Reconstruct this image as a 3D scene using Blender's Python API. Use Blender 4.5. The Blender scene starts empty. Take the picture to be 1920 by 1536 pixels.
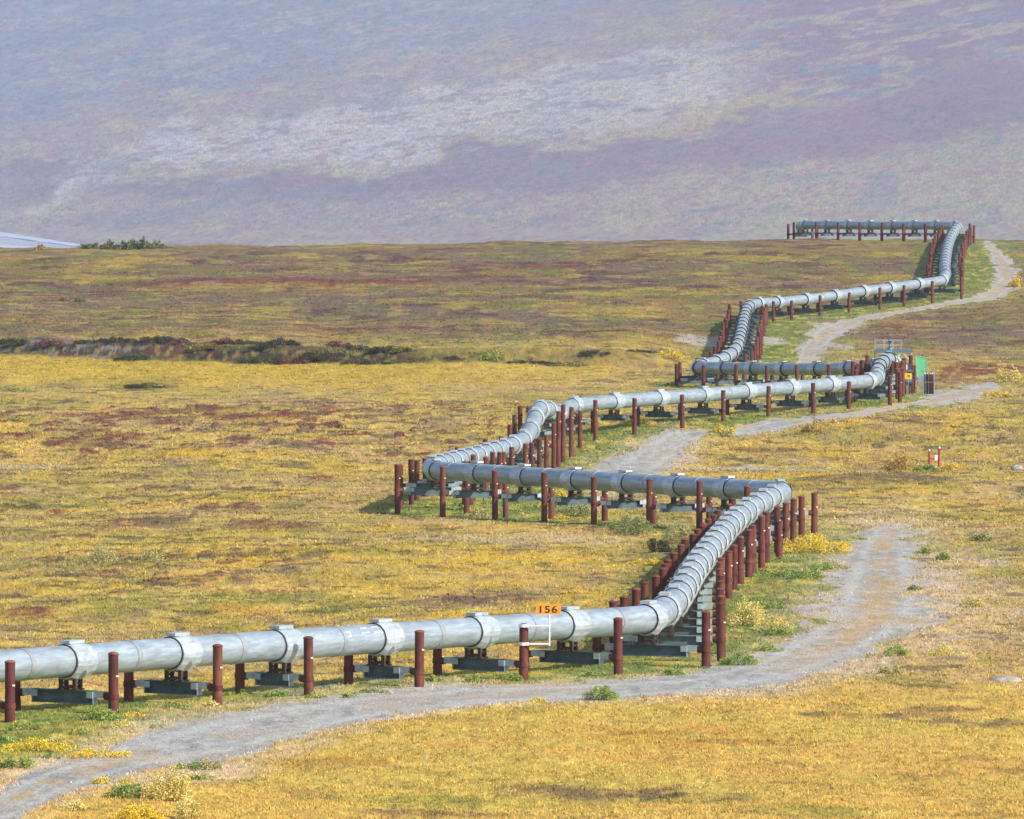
import bpy, math, random
import numpy as np
from mathutils import Vector

random.seed(7)
RNG = np.random.default_rng(11)
scene = bpy.context.scene
COL = scene.collection

# ------------------------------------------------------------------ camera
F, CX, CY = 15000.0, 960.0, 768.0
CAMZ = 31.0
PITCH = math.atan((768 - 145) / F)
CP, SP = math.cos(PITCH), math.sin(PITCH)
cam_data = bpy.data.cameras.new("camera")
cam = bpy.data.objects.new("camera", cam_data)
COL.objects.link(cam)
cam.location = (0, 0, CAMZ)
cam.rotation_euler = (math.pi / 2 - PITCH, 0, 0)
cam_data.sensor_width = 36
cam_data.lens = F / 1920 * 36
cam_data.clip_start = 1
cam_data.clip_end = 40000
scene.camera = cam


def unproj(u, v, D):
    """pixel of the 1920x1536 photograph + distance along +Y -> world point"""
    a = (np.asarray(u, float) - CX) / F
    b = (CY - np.asarray(v, float)) / F
    y = CP + b * SP
    z = -SP + b * CP
    s = np.asarray(D, float) / y
    return a * s, np.asarray(D, float), CAMZ + z * s


def proj(x, y, z):
    z = z - CAMZ
    d = y * CP - z * SP
    b = y * SP + z * CP
    return CX + F * x / d, CY - F * b / d


# ------------------------------------------------------------------ numpy noise
def _hash(ix, iy, seed):
    h = (ix.astype(np.int64) * 374761393 + iy.astype(np.int64) * 668265263 + seed * 982451653) & 0xFFFFFFFF
    h = ((h ^ (h >> 13)) * 1274126177) & 0xFFFFFFFF
    h = h ^ (h >> 16)
    return (h & 0xFFFF).astype(np.float32) / 65535.0


def vnoise(x, y, seed=0):
    ix = np.floor(x); iy = np.floor(y)
    fx = (x - ix).astype(np.float32); fy = (y - iy).astype(np.float32)
    ix = ix.astype(np.int64); iy = iy.astype(np.int64)
    fx = fx * fx * fx * (fx * (fx * 6 - 15) + 10)
    fy = fy * fy * fy * (fy * (fy * 6 - 15) + 10)
    a = _hash(ix, iy, seed); b = _hash(ix + 1, iy, seed)
    c = _hash(ix, iy + 1, seed); d = _hash(ix + 1, iy + 1, seed)
    return (a + (b - a) * fx) * (1 - fy) + (c + (d - c) * fx) * fy


def fbm(x, y, seed=0, octv=4, gain=0.55):
    s = 0; amp = 1; tot = 0
    for o in range(octv):
        s = s + amp * vnoise(x * (2.03 ** o) + 17.3 * o, y * (2.03 ** o) - 9.1 * o, seed + o * 31)
        tot += amp; amp *= gain
    return s / tot


def sst(a, b, x):
    t = np.clip((x - a) / (b - a), 0, 1)
    return t * t * (3 - 2 * t)


def pchip(xs, ys):
    xs = np.asarray(xs, float); ys = np.asarray(ys, float)
    h = np.diff(xs); d = np.diff(ys) / h
    m = np.zeros_like(ys)
    m[0], m[-1] = d[0], d[-1]
    for i in range(1, len(xs) - 1):
        if d[i - 1] * d[i] > 0:
            w1, w2 = 2 * h[i] + h[i - 1], h[i] + 2 * h[i - 1]
            m[i] = (w1 + w2) / (w1 / d[i - 1] + w2 / d[i])

    def f(x):
        x = np.clip(x, xs[0], xs[-1])
        k = np.clip(np.searchsorted(xs, x) - 1, 0, len(xs) - 2)
        t = (x - xs[k]) / h[k]
        return ((1 + 2 * t) * (1 - t) ** 2 * ys[k] + t * (1 - t) ** 2 * h[k] * m[k]
                + t * t * (3 - 2 * t) * ys[k + 1] + t * t * (t - 1) * h[k] * m[k + 1])
    return f


# ------------------------------------------------------------------ ground profile (distance -> height)
GT = [(290, 1538), (366, 1337), (382, 1303), (398, 1273), (414, 1250), (428, 1231), (495, 1106), (545, 1040), (579, 1003), (600, 986), (620, 975),
      (640, 962), (665, 938), (700, 912), (775, 868), (803, 828), (820, 801), (836, 782), (853, 767), (875, 752), (935, 736), (985, 725), (1160, 599),
      (1186, 580), (1210, 562), (1300, 498), (1380, 456), (1440, 451)]
pD = [-400, 0, 20, 60, 100, 200] + [d for d, _ in GT]
pZ = [CAMZ + 6, CAMZ - 1.8, CAMZ - 4.5, CAMZ - 9.5, CAMZ - 14, CAMZ - 22] + [float(unproj(960, v, d)[2]) for d, v in GT]
pD += [1475, 1540, 1800, 3000, 5400]
pZ += [pZ[-1] - 0.9, pZ[-1] - 7, -50, -140, -275]
prof = pchip(pD, pZ)
_d = np.linspace(280, 1452, 4000)
_v = proj(0 * _d, _d, prof(_d))[1]
_v = np.minimum.accumulate(_v)


def D_at(v):
    """distance of the ground seen at image row v"""
    return np.interp(-np.asarray(v, float), -_v, _d)


# ------------------------------------------------------------------ the pipeline's axis
# (u, v, D, run) : pixel of the pipe axis, distance, run letter; support = there is a saddle exactly here
R = 0.73
PTS = [
    (-290, 1270, 349.0, 'A'), (-72, 1255, 357.8, 'A'), (132, 1239, 366, 'A'), (330, 1224, 374.2, 'A'), (525, 1210, 382.4, 'A'),
    (711, 1197, 390.6, 'A'), (892, 1184, 398.8, 'A'), (1064, 1172, 407, 'A'), (1224, 1161, 415, 'A'),
    (1261, 1133, 428, 'B'), (1280, 1103, 445, 'B'), (1300, 1068, 466, 'B'), (1332, 1027, 494, 'B'), (1369, 983, 528, 'B'),
    (1403, 956, 551, 'B'), (1450, 931, 574, 'B'),
    (1474, 922, 580, 'C'), (1365, 916, 588, 'C'), (1272, 911, 596, 'C'), (1174, 905, 604, 'C'), (1079, 899, 612, 'C'),
    (984, 893, 620, 'C'), (896, 887, 628, 'C'), (812, 882, 636, 'C'),
    (808, 876, 643, 'D'), (845, 866, 670, 'D'), (880, 858, 692, 'D'), (915, 849, 712, 'D'), (954, 838, 735, 'D'),
    (978, 827, 746, 'D'), (992, 812, 754, 'D'), (1002, 787, 764, 'D'), (1009, 767, 773, 'D'), (1028, 768, 784, 'D'),
    (1046, 777, 794, 'D'),
    (1072, 760, 803, 'E'), (1151, 753, 811, 'E'), (1235, 747, 819.5, 'E'), (1318, 741, 828, 'E'), (1400, 734, 836, 'E'),
    (1481, 727.5, 845, 'E'), (1557, 721, 853, 'E'), (1632, 715, 862, 'E'),
    (1645, 708, 872, 'F'), (1645, 697, 885, 'F'), (1648, 687, 896, 'F'), (1654, 680, 905, 'F'), (1668, 673, 916, 'F'),
    (1666, 682, 926, 'G'), (1640, 687, 936, 'G'), (1590, 691, 945, 'G'), (1532, 692, 953, 'G'), (1469, 692, 961, 'G'),
    (1412, 691, 969, 'G'), (1357, 690, 977, 'G'), (1304, 689, 985, 'G'),
    (1316, 685, 994, 'H'), (1347, 678, 1005, 'H'), (1361, 670, 1014, 'H'), (1375, 661, 1024, 'H'), (1383, 648, 1038, 'H'),
    (1386, 637, 1052, 'H'), (1389, 624, 1070, 'H'), (1392, 610, 1090, 'H'), (1395, 596, 1110, 'H'), (1399, 581, 1133, 'H'),
    (1407, 572, 1147, 'H'),
    (1420, 569, 1153, 'I'), (1457, 567, 1160, 'I'), (1510, 562, 1169, 'I'), (1565, 555, 1177, 'I'), (1618, 546.5, 1186, 'I'),
    (1668, 540, 1194, 'I'), (1721, 533, 1203, 'I'), (1770, 526, 1212, 'I'),
    (1773, 514, 1220, 'J'), (1771, 501, 1241, 'J'), (1773, 483, 1272, 'J'), (1776, 464, 1306, 'J'), (1782, 446, 1340, 'J'),
    (1791, 431, 1369, 'J'), (1798, 424, 1386, 'J'),
    (1757, 423, 1396, 'K'), (1715, 423, 1404, 'K'), (1675, 423, 1412, 'K'), (1632, 423, 1420, 'K'), (1592, 422.5, 1428, 'K'),
    (1551, 422, 1436, 'K'), (1508, 421.5, 1445, 'K'), (1500, 424, 1458, 'K'), (1502, 434, 1490, 'K'),
]
ctrl = np.array([[float(c) for c in unproj(u, v, D)] for u, v, D, _ in PTS])
seg = np.linalg.norm(np.diff(ctrl, axis=0), axis=1)
arc_c = np.concatenate([[0], np.cumsum(seg)])
STEP = 0.5
arc = np.arange(0, arc_c[-1], STEP)
axis = np.stack([np.interp(arc, arc_c, ctrl[:, i]) for i in range(3)], 1)


def gsmooth(a, sig):
    k = int(sig * 3 / STEP); t = np.arange(-k, k + 1) * STEP
    w = np.exp(-t * t / (2 * sig * sig)); w /= w.sum()
    p = np.concatenate([np.repeat(a[:1], k, 0), a, np.repeat(a[-1:], k, 0)])
    return np.stack([np.convolve(p[:, i], w, 'valid') for i in range(a.shape[1])], 1)


axis = gsmooth(axis, 1.7)
tang = np.gradient(axis, axis=0); tang /= np.linalg.norm(tang, axis=1)[:, None]


def along(s):
    i = np.clip(s / STEP, 0, len(arc) - 1.001); k = int(i); f = i - k
    p = axis[k] * (1 - f) + axis[k + 1] * f
    t = tang[k] * (1 - f) + tang[k + 1] * f
    return p, t / np.linalg.norm(t)


def frame(t):
    side = np.cross(t, [0, 0, 1.0]); side /= np.linalg.norm(side)     # to the right when looking along the pipe
    up = np.cross(side, t)
    return side, up


pipe_x_at = lambda D: np.interp(D, axis[:, 1], axis[:, 0])

# ------------------------------------------------------------------ ground: height, colour, road mask
ROADS = [
    [(-60, 1545, 60), (0, 1516, 62), (110, 1462, 60), (230, 1424, 66), (400, 1386, 98), (550, 1350, 82), (720, 1320, 60),
     (900, 1304, 46), (1100, 1297, 42), (1300, 1286, 46), (1450, 1256, 66), (1570, 1205, 92), (1640, 1150, 122),
     (1652, 1090, 104), (1655, 1040, 70), (1668, 1000, 50)],
    [(1640, 1160, 70), (1700, 1166, 50), (1770, 1163, 14)],
    [(1150, 892, 56), (1190, 878, 54), (1235, 848, 52), (1268, 822, 42), (1312, 813, 16)],
    [(1385, 810, 16), (1450, 798, 24), (1530, 786, 12), (1620, 773, 11), (1720, 757, 14), (1790, 742, 32), (1850, 730, 24)],
    [(1506, 690, 16), (1520, 655, 26), (1552, 622, 34), (1620, 597, 13), (1700, 583, 9), (1800, 567, 12), (1862, 552, 24),
     (1893, 525, 30), (1878, 495, 26), (1864, 470, 15), (1852, 456, 9)],
]
FAINT = [[(1280, 877, 8), (1400, 874, 7), (1650, 881, 6)], [(1300, 640, 34), (1345, 641, 30)], [(1420, 640, 28), (1460, 641, 18)],
         [(1560, 648, 16), (1590, 652, 14)]]
# hand placed patches: u, v, half width, half height, kind
PATCH = [(50, 1142, 52, 7, 'r'), (228, 983, 55, 9, 'r'), (310, 978, 60, 6, 'd'), (500, 984, 60, 6, 'r'), (560, 992, 30, 5, 'r'),
         (394, 949, 26, 6, 'r'), (461, 951, 27, 5, 'r'), (195, 1077, 42, 9, 'd'), (216, 1113, 18, 6, 'r'), (350, 1087, 28, 5, 'r'),
         (300, 1083, 30, 5, 'r'), (415, 1073, 14, 4, 'r'), (450, 1083, 24, 5, 'd'), (545, 1076, 22, 6, 'd'), (520, 1063, 28, 4, 'r'),
         (540, 1024, 16, 4, 'r'), (180, 774, 90, 7, 'r'), (250, 772, 60, 5, 'r'), (330, 765, 120, 4, 'r'), (560, 778, 60, 5, 'r'),
         (440, 780, 60, 6, 'r'), (610, 768, 35, 6, 'r'), (600, 753, 100, 3, 'd'), (230, 820, 60, 6, 'r'), (130, 838, 30, 5, 'r'),
         (210, 838, 50, 5, 'd'), (320, 852, 30, 4, 'r'), (540, 838, 45, 4, 'd'), (700, 834, 40, 5, 'd'), (600, 898, 40, 4, 'r'),
         (430, 842, 26, 5, 'r'), (380, 815, 30, 4, 'd'), (385, 850, 16, 4, 'r'), (300, 526, 90, 5, 'r'), (560, 527, 200, 7, 'r'),
         (700, 528, 120, 6, 'r'), (820, 520, 120, 5, 'r'), (1000, 494, 180, 5, 'r'), (60, 511, 60, 4, 'd'), (290, 503, 70, 5, 'd'),
         (50, 548, 40, 5, 'd'), (190, 552, 40, 5, 'd'), (170, 545, 30, 5, 'r'), (480, 478, 40, 3, 'r'), (1830, 694, 110, 9, 'r'), (1800, 712, 80, 5, 'r'),
         (1880, 695, 70, 8, 'r'), (620, 640, 60, 5, 'r'), (1480, 560, 40, 4, 'r'), (1790, 596, 90, 6, 'd'), (1690, 610, 50, 5, 'r'),
         (100, 934, 120, 12, 'g'), (40, 940, 50, 6, 'k'), (270, 727, 38, 7, 'k'), (150, 1053, 180, 7, 'g'), (300, 1042, 150, 4, 'k'),
         (520, 1042, 90, 4, 'k'), (470, 1116, 200, 12, 'g'), (650, 1135, 120, 9, 'g'), (450, 1132, 70, 8, 'o'), (420, 860, 220, 8, 'y'),
         (560, 880, 180, 9, 'y'), (640, 1045, 120, 6, 'g'), (140, 1098, 150, 10, 'y'), (420, 1000, 150, 6, 'y'), (60, 880, 80, 10, 't'),
         (300, 700, 420, 16, 'y'), (900, 1060, 260, 14, 'y'), (780, 1100, 200, 14, 'y'), (900, 1125, 130, 9, 'd'), (1000, 1012, 200, 10, 't'),
         (1430, 745, 160, 9, 'g'), (1700, 745, 70, 12, 'g'), (1340, 785, 110, 12, 'g'), (1130, 828, 80, 14, 'g'), (1230, 792, 70, 8, 'g'),
         (1500, 612, 90, 10, 'g'), (1650, 578, 130, 8, 'g'), (1460, 650, 55, 18, 'g'), (1590, 645, 25, 16, 'g'), (1840, 520, 30, 30, 'g'),
         (1830, 460, 50, 8, 'g'), (820, 955, 90, 10, 'g'), (930, 962, 60, 9, 'g'), (1500, 1075, 80, 26, 'g'), (1400, 1220, 60, 18, 'g'),
         (1790, 850, 100, 8, 'y'), (1500, 845, 200, 10, 'y'), (1450, 900, 160, 10, 'y'), (1440, 842, 120, 4, 'd'), (1700, 790, 90, 7, 'd'),
         (1800, 940, 140, 8, 'y'), (1650, 905, 160, 6, 'd'), (1000, 1480, 90, 9, 'd'), (1180, 1490, 140, 10, 'd'), (1300, 1500, 120, 6, 'k'),
         (1760, 1333, 90, 6, 'd'), (1830, 1360, 90, 8, 'd'), (1700, 1350, 80, 6, 'd'), (1560, 1345, 60, 4, 'k'), (900, 1300, 20, 4, 'g'),
         (820, 1520, 140, 8, 'd'), (660, 1430, 120, 10, 'o'), (1300, 1390, 200, 20, 'o'), (800, 1500, 160, 9, 'g'), (1500, 1520, 150, 9, 'g'),
         (60, 1350, 70, 14, 'g'), (250, 1330, 90, 12, 'g'), (500, 1300, 120, 8, 'g'), (700, 1290, 80, 6, 'g'), (80, 1408, 110, 10, 'y'),
         (1280, 1262, 90, 7, 'g'), (1060, 1262, 60, 6, 'g'), (1260, 1305, 260, 8, 't'), (1450, 1290, 160, 10, 't'), (1600, 1260, 70, 22, 't'),
         (1720, 1200, 90, 20, 't'), (1760, 1090, 60, 40, 't'), (1540, 1090, 30, 60, 't'), (1480, 1160, 60, 12, 't'), (300, 1470, 110, 16, 't'),
         (1250, 835, 60, 12, 't'), (1640, 1330, 60, 8, 'y')]
KCOL = {'r': (.155, .040, .036), 'd': (.125, .080, .055), 'g': (.165, .185, .035), 'k': (.075, .07, .03), 'o': (.46, .235, .04),
        'y': (.46, .31, .035), 't': (.47, .355, .225)}
KBUMP = {'r': .14, 'd': .10, 'g': .10, 'k': .05, 'o': .08, 'y': .08, 't': .0}


def poly_dist(u, v, pts, ky):
    best = np.full(u.shape, 9.0, np.float32); sgn = np.zeros(u.shape, np.float32)
    for (u0, v0, w0), (u1, v1, w1) in zip(pts[:-1], pts[1:]):
        ax, ay = u - u0, (v - v0) * ky
        bx, by = u1 - u0, (v1 - v0) * ky
        t = np.clip((ax * bx + ay * by) / (bx * bx + by * by), 0, 1)
        d = np.hypot(ax - t * bx, ay - t * by) / (w0 + (w1 - w0) * t)
        best = np.minimum(best, d)
    return best


def lerp(c, k, w):
    return c + (np.asarray(k, np.float32) - c) * w[:, None]


RAV_U = [-400, 0, 250, 400, 640, 800, 1000, 1280, 1500]
RAV_V = [668, 672, 679, 683, 689, 691, 689, 690, 690]


def ground(x, y):
    """height, albedo and gravel mask of the tundra at world (x, y)"""
    x = np.asarray(x, np.float32); y = np.asarray(y, np.float32)
    zp = prof(y)
    u, v = proj(x, y, zp)
    zp = zp + (fbm(x / 13, y / 25, 84, 3) - .5) * 1.3 * sst(1385, 1425, y) * sst(1475, 1450, y)
    zp = zp - 1.45 * sst(1150, 1430, y) * np.clip((1500 - u) / 1450, 0, 1.3)
    u = u.astype(np.float32); v = v.astype(np.float32)
    far = sst(690, 640, v)                                          # the plain beyond the ravine
    fore = sst(1270, 1330, v)
    # ragged noise for the borders
    jag = (fbm(x / 1.1, y / 3.2, 5, 3) - .5)
    jag2 = (fbm(x / 3.5, y / 11, 6, 3) - .5)
    rd = np.full(x.shape, 9.0, np.float32)
    for p in ROADS:
        rd = np.minimum(rd, poly_dist(u, v, p, 2.2))
    wb = sst(1430, 1540, u) * sst(1235, 1170, v)
    rdn = rd + jag * (.45 + .5 * wb) + jag2 * (.55 + .9 * wb) + .10 * wb
    road = (rdn < 0.98).astype(np.float32)
    # dry strip between the wheel ruts
    strip = sst(.46, .14, rd + jag * .35) * np.maximum(sst(330, 200, u), sst(1430, 1520, u)) * road
    fringe = np.maximum(sst(2.0, 1.0, rdn), wb * sst(3.2, 1.2, rdn + jag) * .8)
    dxp = x - pipe_x_at(y)
    corr = sst(11, 4.0, np.abs(dxp - 3.0)) * (y > 330)
    # colours
    n1 = fbm(x / 11, y / 34, 21, 4); n2 = fbm(x / 3.2, y / 10, 22, 4); n3 = fbm(x / 1.0, y / 3.0, 23, 4); n4 = fbm(x / 30, y / 70, 24, 3)
    n5 = fbm(x / 2.1, y / 5.5, 25, 3); n6 = fbm(x / 5.5, y / 15, 26, 4)
    c = np.zeros(x.shape + (3,), np.float32) + np.array((.445, .295, .082), np.float32)
    c = lerp(c, (.48, .315, .05), sst(.50, .60, n1) * .85)
    c = lerp(c, (.40, .275, .125), sst(.50, .60, fbm(x / 24, y / 44, 28, 3)) * .7 * (1 - .4 * fore))
    c = lerp(c, (.345, .275, .062), sst(.50, .58, fbm(x / 30, y / 30, 29, 3)) * .65)
    c = lerp(c, (.35, .255, .115), sst(.52, .66, n6) * .75 * (1 - .6 * fore))
    c = lerp(c, (.28, .235, .05), sst(.54, .66, n2) * .55)
    c = lerp(c, (.235, .215, .045), sst(.55, .64, fbm(x / 9, y / 22, 27, 4)) * .55 * (1 - .5 * fore))
    c = lerp(c, (.49, .30, .045), sst(.56, .68, n3) * .35)
    c = lerp(c, (.20, .14, .08), sst(.60, .70, n5) * .6 * (1 - .75 * fore))
    c = lerp(c, (.53, .335, .08), fore * .75)
    c = lerp(c, (.48, .285, .07), fore * sst(.48, .62, n4) * .6)
    c = lerp(c, (.43, .33, .07), fore * sst(.5, .6, fbm(x / 16, y / 16, 30, 3)) * .6)
    farc = np.zeros_like(c) + np.array((.225, .148, .058), np.float32)
    farc = lerp(farc, (.30, .215, .05), sst(.48, .62, fbm(x / 16, y / 26, 31, 4)))
    farc = lerp(farc, (.17, .115, .075), sst(.48, .64, fbm(x / 22, y / 18, 32, 4)))
    farc = lerp(farc, (.15, .155, .045), sst(.56, .68, fbm(x / 7, y / 12, 33, 4)) * .8)
    farc = lerp(farc, (.10, .05, .05), sst(.62, .72, fbm(x / 7, y / 12, 34, 4)) * .85)
    c = c + (farc - c) * far[:, None]
    # red heather mounds
    redw = sst(745, 765, v) * sst(880, 830, v) * sst(1150, 700, u) * .9 + sst(860, 900, v) * sst(1150, 1060, v) * sst(800, 500, u) * .32 \
        + far * .15 + .05
    m_r = fbm(x / 1.9, y / 6.0, 41, 3)
    red = sst(.72 - .13 * redw, .77 - .13 * redw, m_r) * np.clip(redw * 2.2, 0, 1)
    c = lerp(c, (.15, .052, .044), red * (.45 + .5 * sst(.35, .6, n3)))
    bump = red * .14
    # hand placed patches
    wu = (fbm(x / 4, y / 14, 51, 3) - .5) * 60; wv = (fbm(x / 4, y / 14, 52, 3) - .5) * 16
    mott = fbm(x / .9, y / 3.2, 53, 3)
    for (pu, pv, hu, hv, k) in PATCH:
        sel = np.nonzero((np.abs(u - pu) < hu * 2.2 + 30) & (np.abs(v - pv) < hv * 2.6 + 10))[0]
        if len(sel) == 0:
            continue
        q = np.hypot((u[sel] + wu[sel] * min(1, hu / 60) - pu) / hu, (v[sel] + wv[sel] * min(1, hv / 9) - pv) / (hv * 1.15))
        w = sst(1.35, .55, q) * np.clip(-.05 + 1.7 * (mott[sel]), 0, 1) * (.8 if k in 'rdk' else .62)
        c[sel] = lerp(c[sel], KCOL[k], w)
        bump[sel] = np.maximum(bump[sel], KBUMP[k] * w * 1.2)
    # short dark dashes painted in as the shadowed edges of the tussocks
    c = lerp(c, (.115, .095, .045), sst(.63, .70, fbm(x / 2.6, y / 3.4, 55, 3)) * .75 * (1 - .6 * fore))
    c = lerp(c, (.52, .38, .09), sst(.62, .70, fbm(x / 3.4, y / 4.6, 56, 3)) * .6 * (1 - .55 * far))
    # the green strip along the pipe
    g = corr * (.45 + .9 * sst(.35, .6, n2)) * .85 * sst(.26, .46, n1 + .10)
    c = lerp(c, (.165, .195, .045), np.clip(g, 0, .85))
    c = lerp(c, (.115, .165, .04), np.clip(corr * sst(.53, .60, fbm(x / 1.6, y / 5, 57, 3)) * .8, 0, 1))
    c = lerp(c, (.46, .37, .07), np.clip(corr * sst(.60, .66, fbm(x / 1.3, y / 4, 58, 3)) * .6, 0, 1))
    # dry pale grass beside the gravel
    c = lerp(c, (.50, .385, .265), fringe * (.35 + .65 * sst(.35, .6, n5)) * .9 * (1 - .75 * sst(860, 760, v)) * (1 - .45 * corr))
    for p in FAINT:
        c = lerp(c, (.40, .34, .30), sst(1.2, .6, poly_dist(u, v, p, 3.0) + jag) * .8)
    # ravine bank on the left
    Dr = D_at(np.interp(u, RAV_U, RAV_V))
    rw = sst(1330, 1150, u)
    bank = sst(0, 9, y - Dr) * (1 - sst(20, 190, y - Dr)) * (1.2 + .9 * fbm(x / 5, y / 40, 65, 2)) * rw
    bandc = sst(-2, 3, y - Dr) * sst(15, 5, y - Dr) * rw * (1 - .6 * sst(700, 860, u))
    bn = fbm(x / .9, y / 1.8, 62, 3); bn2 = fbm(x / 1.8, y / 3, 63, 3)
    c = lerp(c, (.038, .036, .022), bandc * .95)
    c = lerp(c, (.12, .12, .035), bandc * sst(.56, .64, bn) * .7)
    c = lerp(c, (.10, .035, .04), bandc * sst(.56, .64, bn2) * .8)
    c = lerp(c, (.30, .21, .05), bandc * sst(.58, .66, fbm(x / .9, y / 1.4, 64, 3)) * .6)
    c = lerp(c, (.19, .18, .18), bandc * sst(330, 230, u) * sst(.54, .62, fbm(x / 1.1, y / 2, 61, 3)) * .8)
    yel = sst(-75, -25, y - Dr) * sst(2, -2, y - Dr) * sst(1300, 900, u)
    c = lerp(c, (.47, .32, .04), yel * .55)
    # gravel albedo
    gn = fbm(x / .5, y / 2.2, 71, 3)
    gcol = np.stack([.345 + .26 * (gn - .5) + .05 * jag2, .335 + .26 * (gn - .5) + .03 * jag2, .305 + .24 * (gn - .5)], 1).astype(np.float32)
    gcol = lerp(gcol, (.40, .33, .26), sst(.52, .68, fbm(x / 3, y / 10, 72, 3)) * .7)
    gcol = lerp(gcol, (.235, .235, .225), sst(.55, .7, fbm(x / 5, y / 14, 73, 3)) * .6)
    soft = np.clip(sst(.42, 1.0, rdn + (n5 - .5) * .9) * (.45 + .8 * n3), 0, 1)
    soft = np.maximum(soft, strip * .95 * sst(.32, .5, n5))
    rut = np.exp(-((rd + jag * .12 - .50) / .13) ** 2) * sst(.3, .55, n2 + .1)
    gcol = lerp(gcol, (.43, .425, .40), rut * .75)
    gcol = lerp(gcol, (.20, .195, .185), np.exp(-((rd + jag * .1 - .70) / .07) ** 2) * sst(.45, .65, n5) * .5)
    gcol = lerp(gcol, (.45, .365, .27), soft * (.6 + .25 * wb))
    gcol = lerp(gcol, (.42, .28, .13), strip * sst(.46, .58, n3) * .75)
    c = np.where(road[:, None] > .5, gcol, c)
    # heights
    amp = (1 - sst(1.5, .8, rdn)) * (y > 250)
    hum = (np.abs(fbm(x / 1.5, y / 2.2, 81, 3) - .5) * -1 + .2) * .30 + (n3 - .5) * .13 + (fbm(x / 6, y / 9, 82, 2) - .5) * .5
    und = (fbm(x / 38, y / 60, 83, 2) - .5) * 1.5 * sst(10, 32, np.abs(dxp)) * sst(1440, 1300, y)
    z = zp + (hum * (.85 - .25 * corr) + bump) * amp + und * amp + bank
    # variation of the cover
    var = (.86 + .28 * fbm(x / .55, y / 1.7, 91, 2))
    c = c * var[:, None]
    return z, np.clip(c, .005, .8), road, rdn


# ------------------------------------------------------------------ mesh helpers
def np_mesh(name, verts, faces, mat=None, color=None, parent=None, smooth=False, mats=None, midx=None):
    """faces: (n,3) or (n,4) int array"""
    me = bpy.data.meshes.new(name)
    verts = np.asarray(verts, np.float32); faces = np.asarray(faces, np.int32)
    n, k = faces.shape
    me.vertices.add(len(verts)); me.vertices.foreach_set('co', verts.ravel())
    me.loops.add(n * k); me.loops.foreach_set('vertex_index', faces.ravel())
    me.polygons.add(n); me.polygons.foreach_set('loop_start', np.arange(0, n * k, k, dtype=np.int32))
    try:
        me.polygons.foreach_set('loop_total', np.full(n, k, np.int32))
    except Exception:
        pass
    if smooth:
        me.polygons.foreach_set('use_smooth', np.ones(n, bool))
    if color is not None:
        at = me.color_attributes.new('Col', 'FLOAT_COLOR', 'POINT')
        rgba = np.ones((len(verts), 4), np.float32); rgba[:, :3] = color
        at.data.foreach_set('color', rgba.ravel())
    me.update(calc_edges=True)
    o = bpy.data.objects.new(name, me)
    COL.objects.link(o)
    if mat: me.materials.append(mat)
    if parent: o.parent = parent
    return o


class MB:
    """collects simple shapes into one mesh"""
    def __init__(s): s.v = []; s.f = []; s.sm = []; s.fm = []

    def add(s, vs, fs, smooth=False, m=0):
        b = len(s.v); s.v += [tuple(map(float, p)) for p in vs]
        s.f += [tuple(i + b for i in f) for f in fs]; s.sm += [smooth] * len(fs); s.fm += [m] * len(fs)

    def box(s, c, ax, ay, az, hx, hy, hz, m=0, bev=0):
        c, ax, ay, az = [np.asarray(q, float) for q in (c, ax, ay, az)]
        P = [c + sx * hx * ax + sy * hy * ay + sz * hz * az for sz in (-1, 1) for sx, sy in ((-1, -1), (1, -1), (1, 1), (-1, 1))]
        s.add(P, [(3, 2, 1, 0), (4, 5, 6, 7), (0, 1, 5, 4), (1, 2, 6, 5), (2, 3, 7, 6), (3, 0, 4, 7)], m=m)

    def abox(s, x0, x1, y0, y1, z0, z1, m=0):
        s.box(((x0 + x1) / 2, (y0 + y1) / 2, (z0 + z1) / 2), (1, 0, 0), (0, 1, 0), (0, 0, 1), (x1 - x0) / 2, (y1 - y0) / 2, (z1 - z0) / 2, m)

    def tube(s, p0, p1, r0, r1=None, n=12, caps=True, m=0):
        r1 = r0 if r1 is None else r1
        p0 = np.asarray(p0, float); p1 = np.asarray(p1, float); d = p1 - p0; d = d / np.linalg.norm(d)
        a = np.cross(d, [0, 0, 1.0] if abs(d[2]) < .9 else [1.0, 0, 0]); a /= np.linalg.norm(a); b = np.cross(d, a)
        ang = [2 * math.pi * i / n for i in range(n)]
        vs = [p0 + r0 * (math.cos(t) * a + math.sin(t) * b) for t in ang] + [p1 + r1 * (math.cos(t) * a + math.sin(t) * b) for t in ang]
        s.add(vs, [(i, (i + 1) % n, n + (i + 1) % n, n + i) for i in range(n)], True, m)
        if caps:
            s.add(vs[:n], [tuple(range(n - 1, -1, -1))], False, m); s.add(vs[n:], [tuple(range(n))], False, m)

    def lathe(s, prof_, n=16, c=(0, 0, 0), m=0):
        """profile (r, z) about a vertical axis"""
        vs = []; fs = []
        for (r, z) in prof_:
            vs += [(c[0] + r * math.cos(2 * math.pi * i / n), c[1] + r * math.sin(2 * math.pi * i / n), c[2] + z) for i in range(n)]
        for k in range(len(prof_) - 1):
            fs += [(k * n + i, k * n + (i + 1) % n, (k + 1) * n + (i + 1) % n, (k + 1) * n + i) for i in range(n)]
        s.add(vs, fs, True, m)

    def build(s, name, mat, parent=None, loc=None):
        me = bpy.data.meshes.new(name); me.from_pydata(s.v, [], s.f)
        me.polygons.foreach_set('use_smooth', s.sm)
        for mm in (mat if isinstance(mat, (list, tuple)) else [mat]): me.materials.append(mm)
        me.polygons.foreach_set('material_index', s.fm)
        me.update()
        o = bpy.data.objects.new(name, me); COL.objects.link(o)
        if parent: o.parent = parent
        if loc is not None: o.location = loc
        return o


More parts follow.
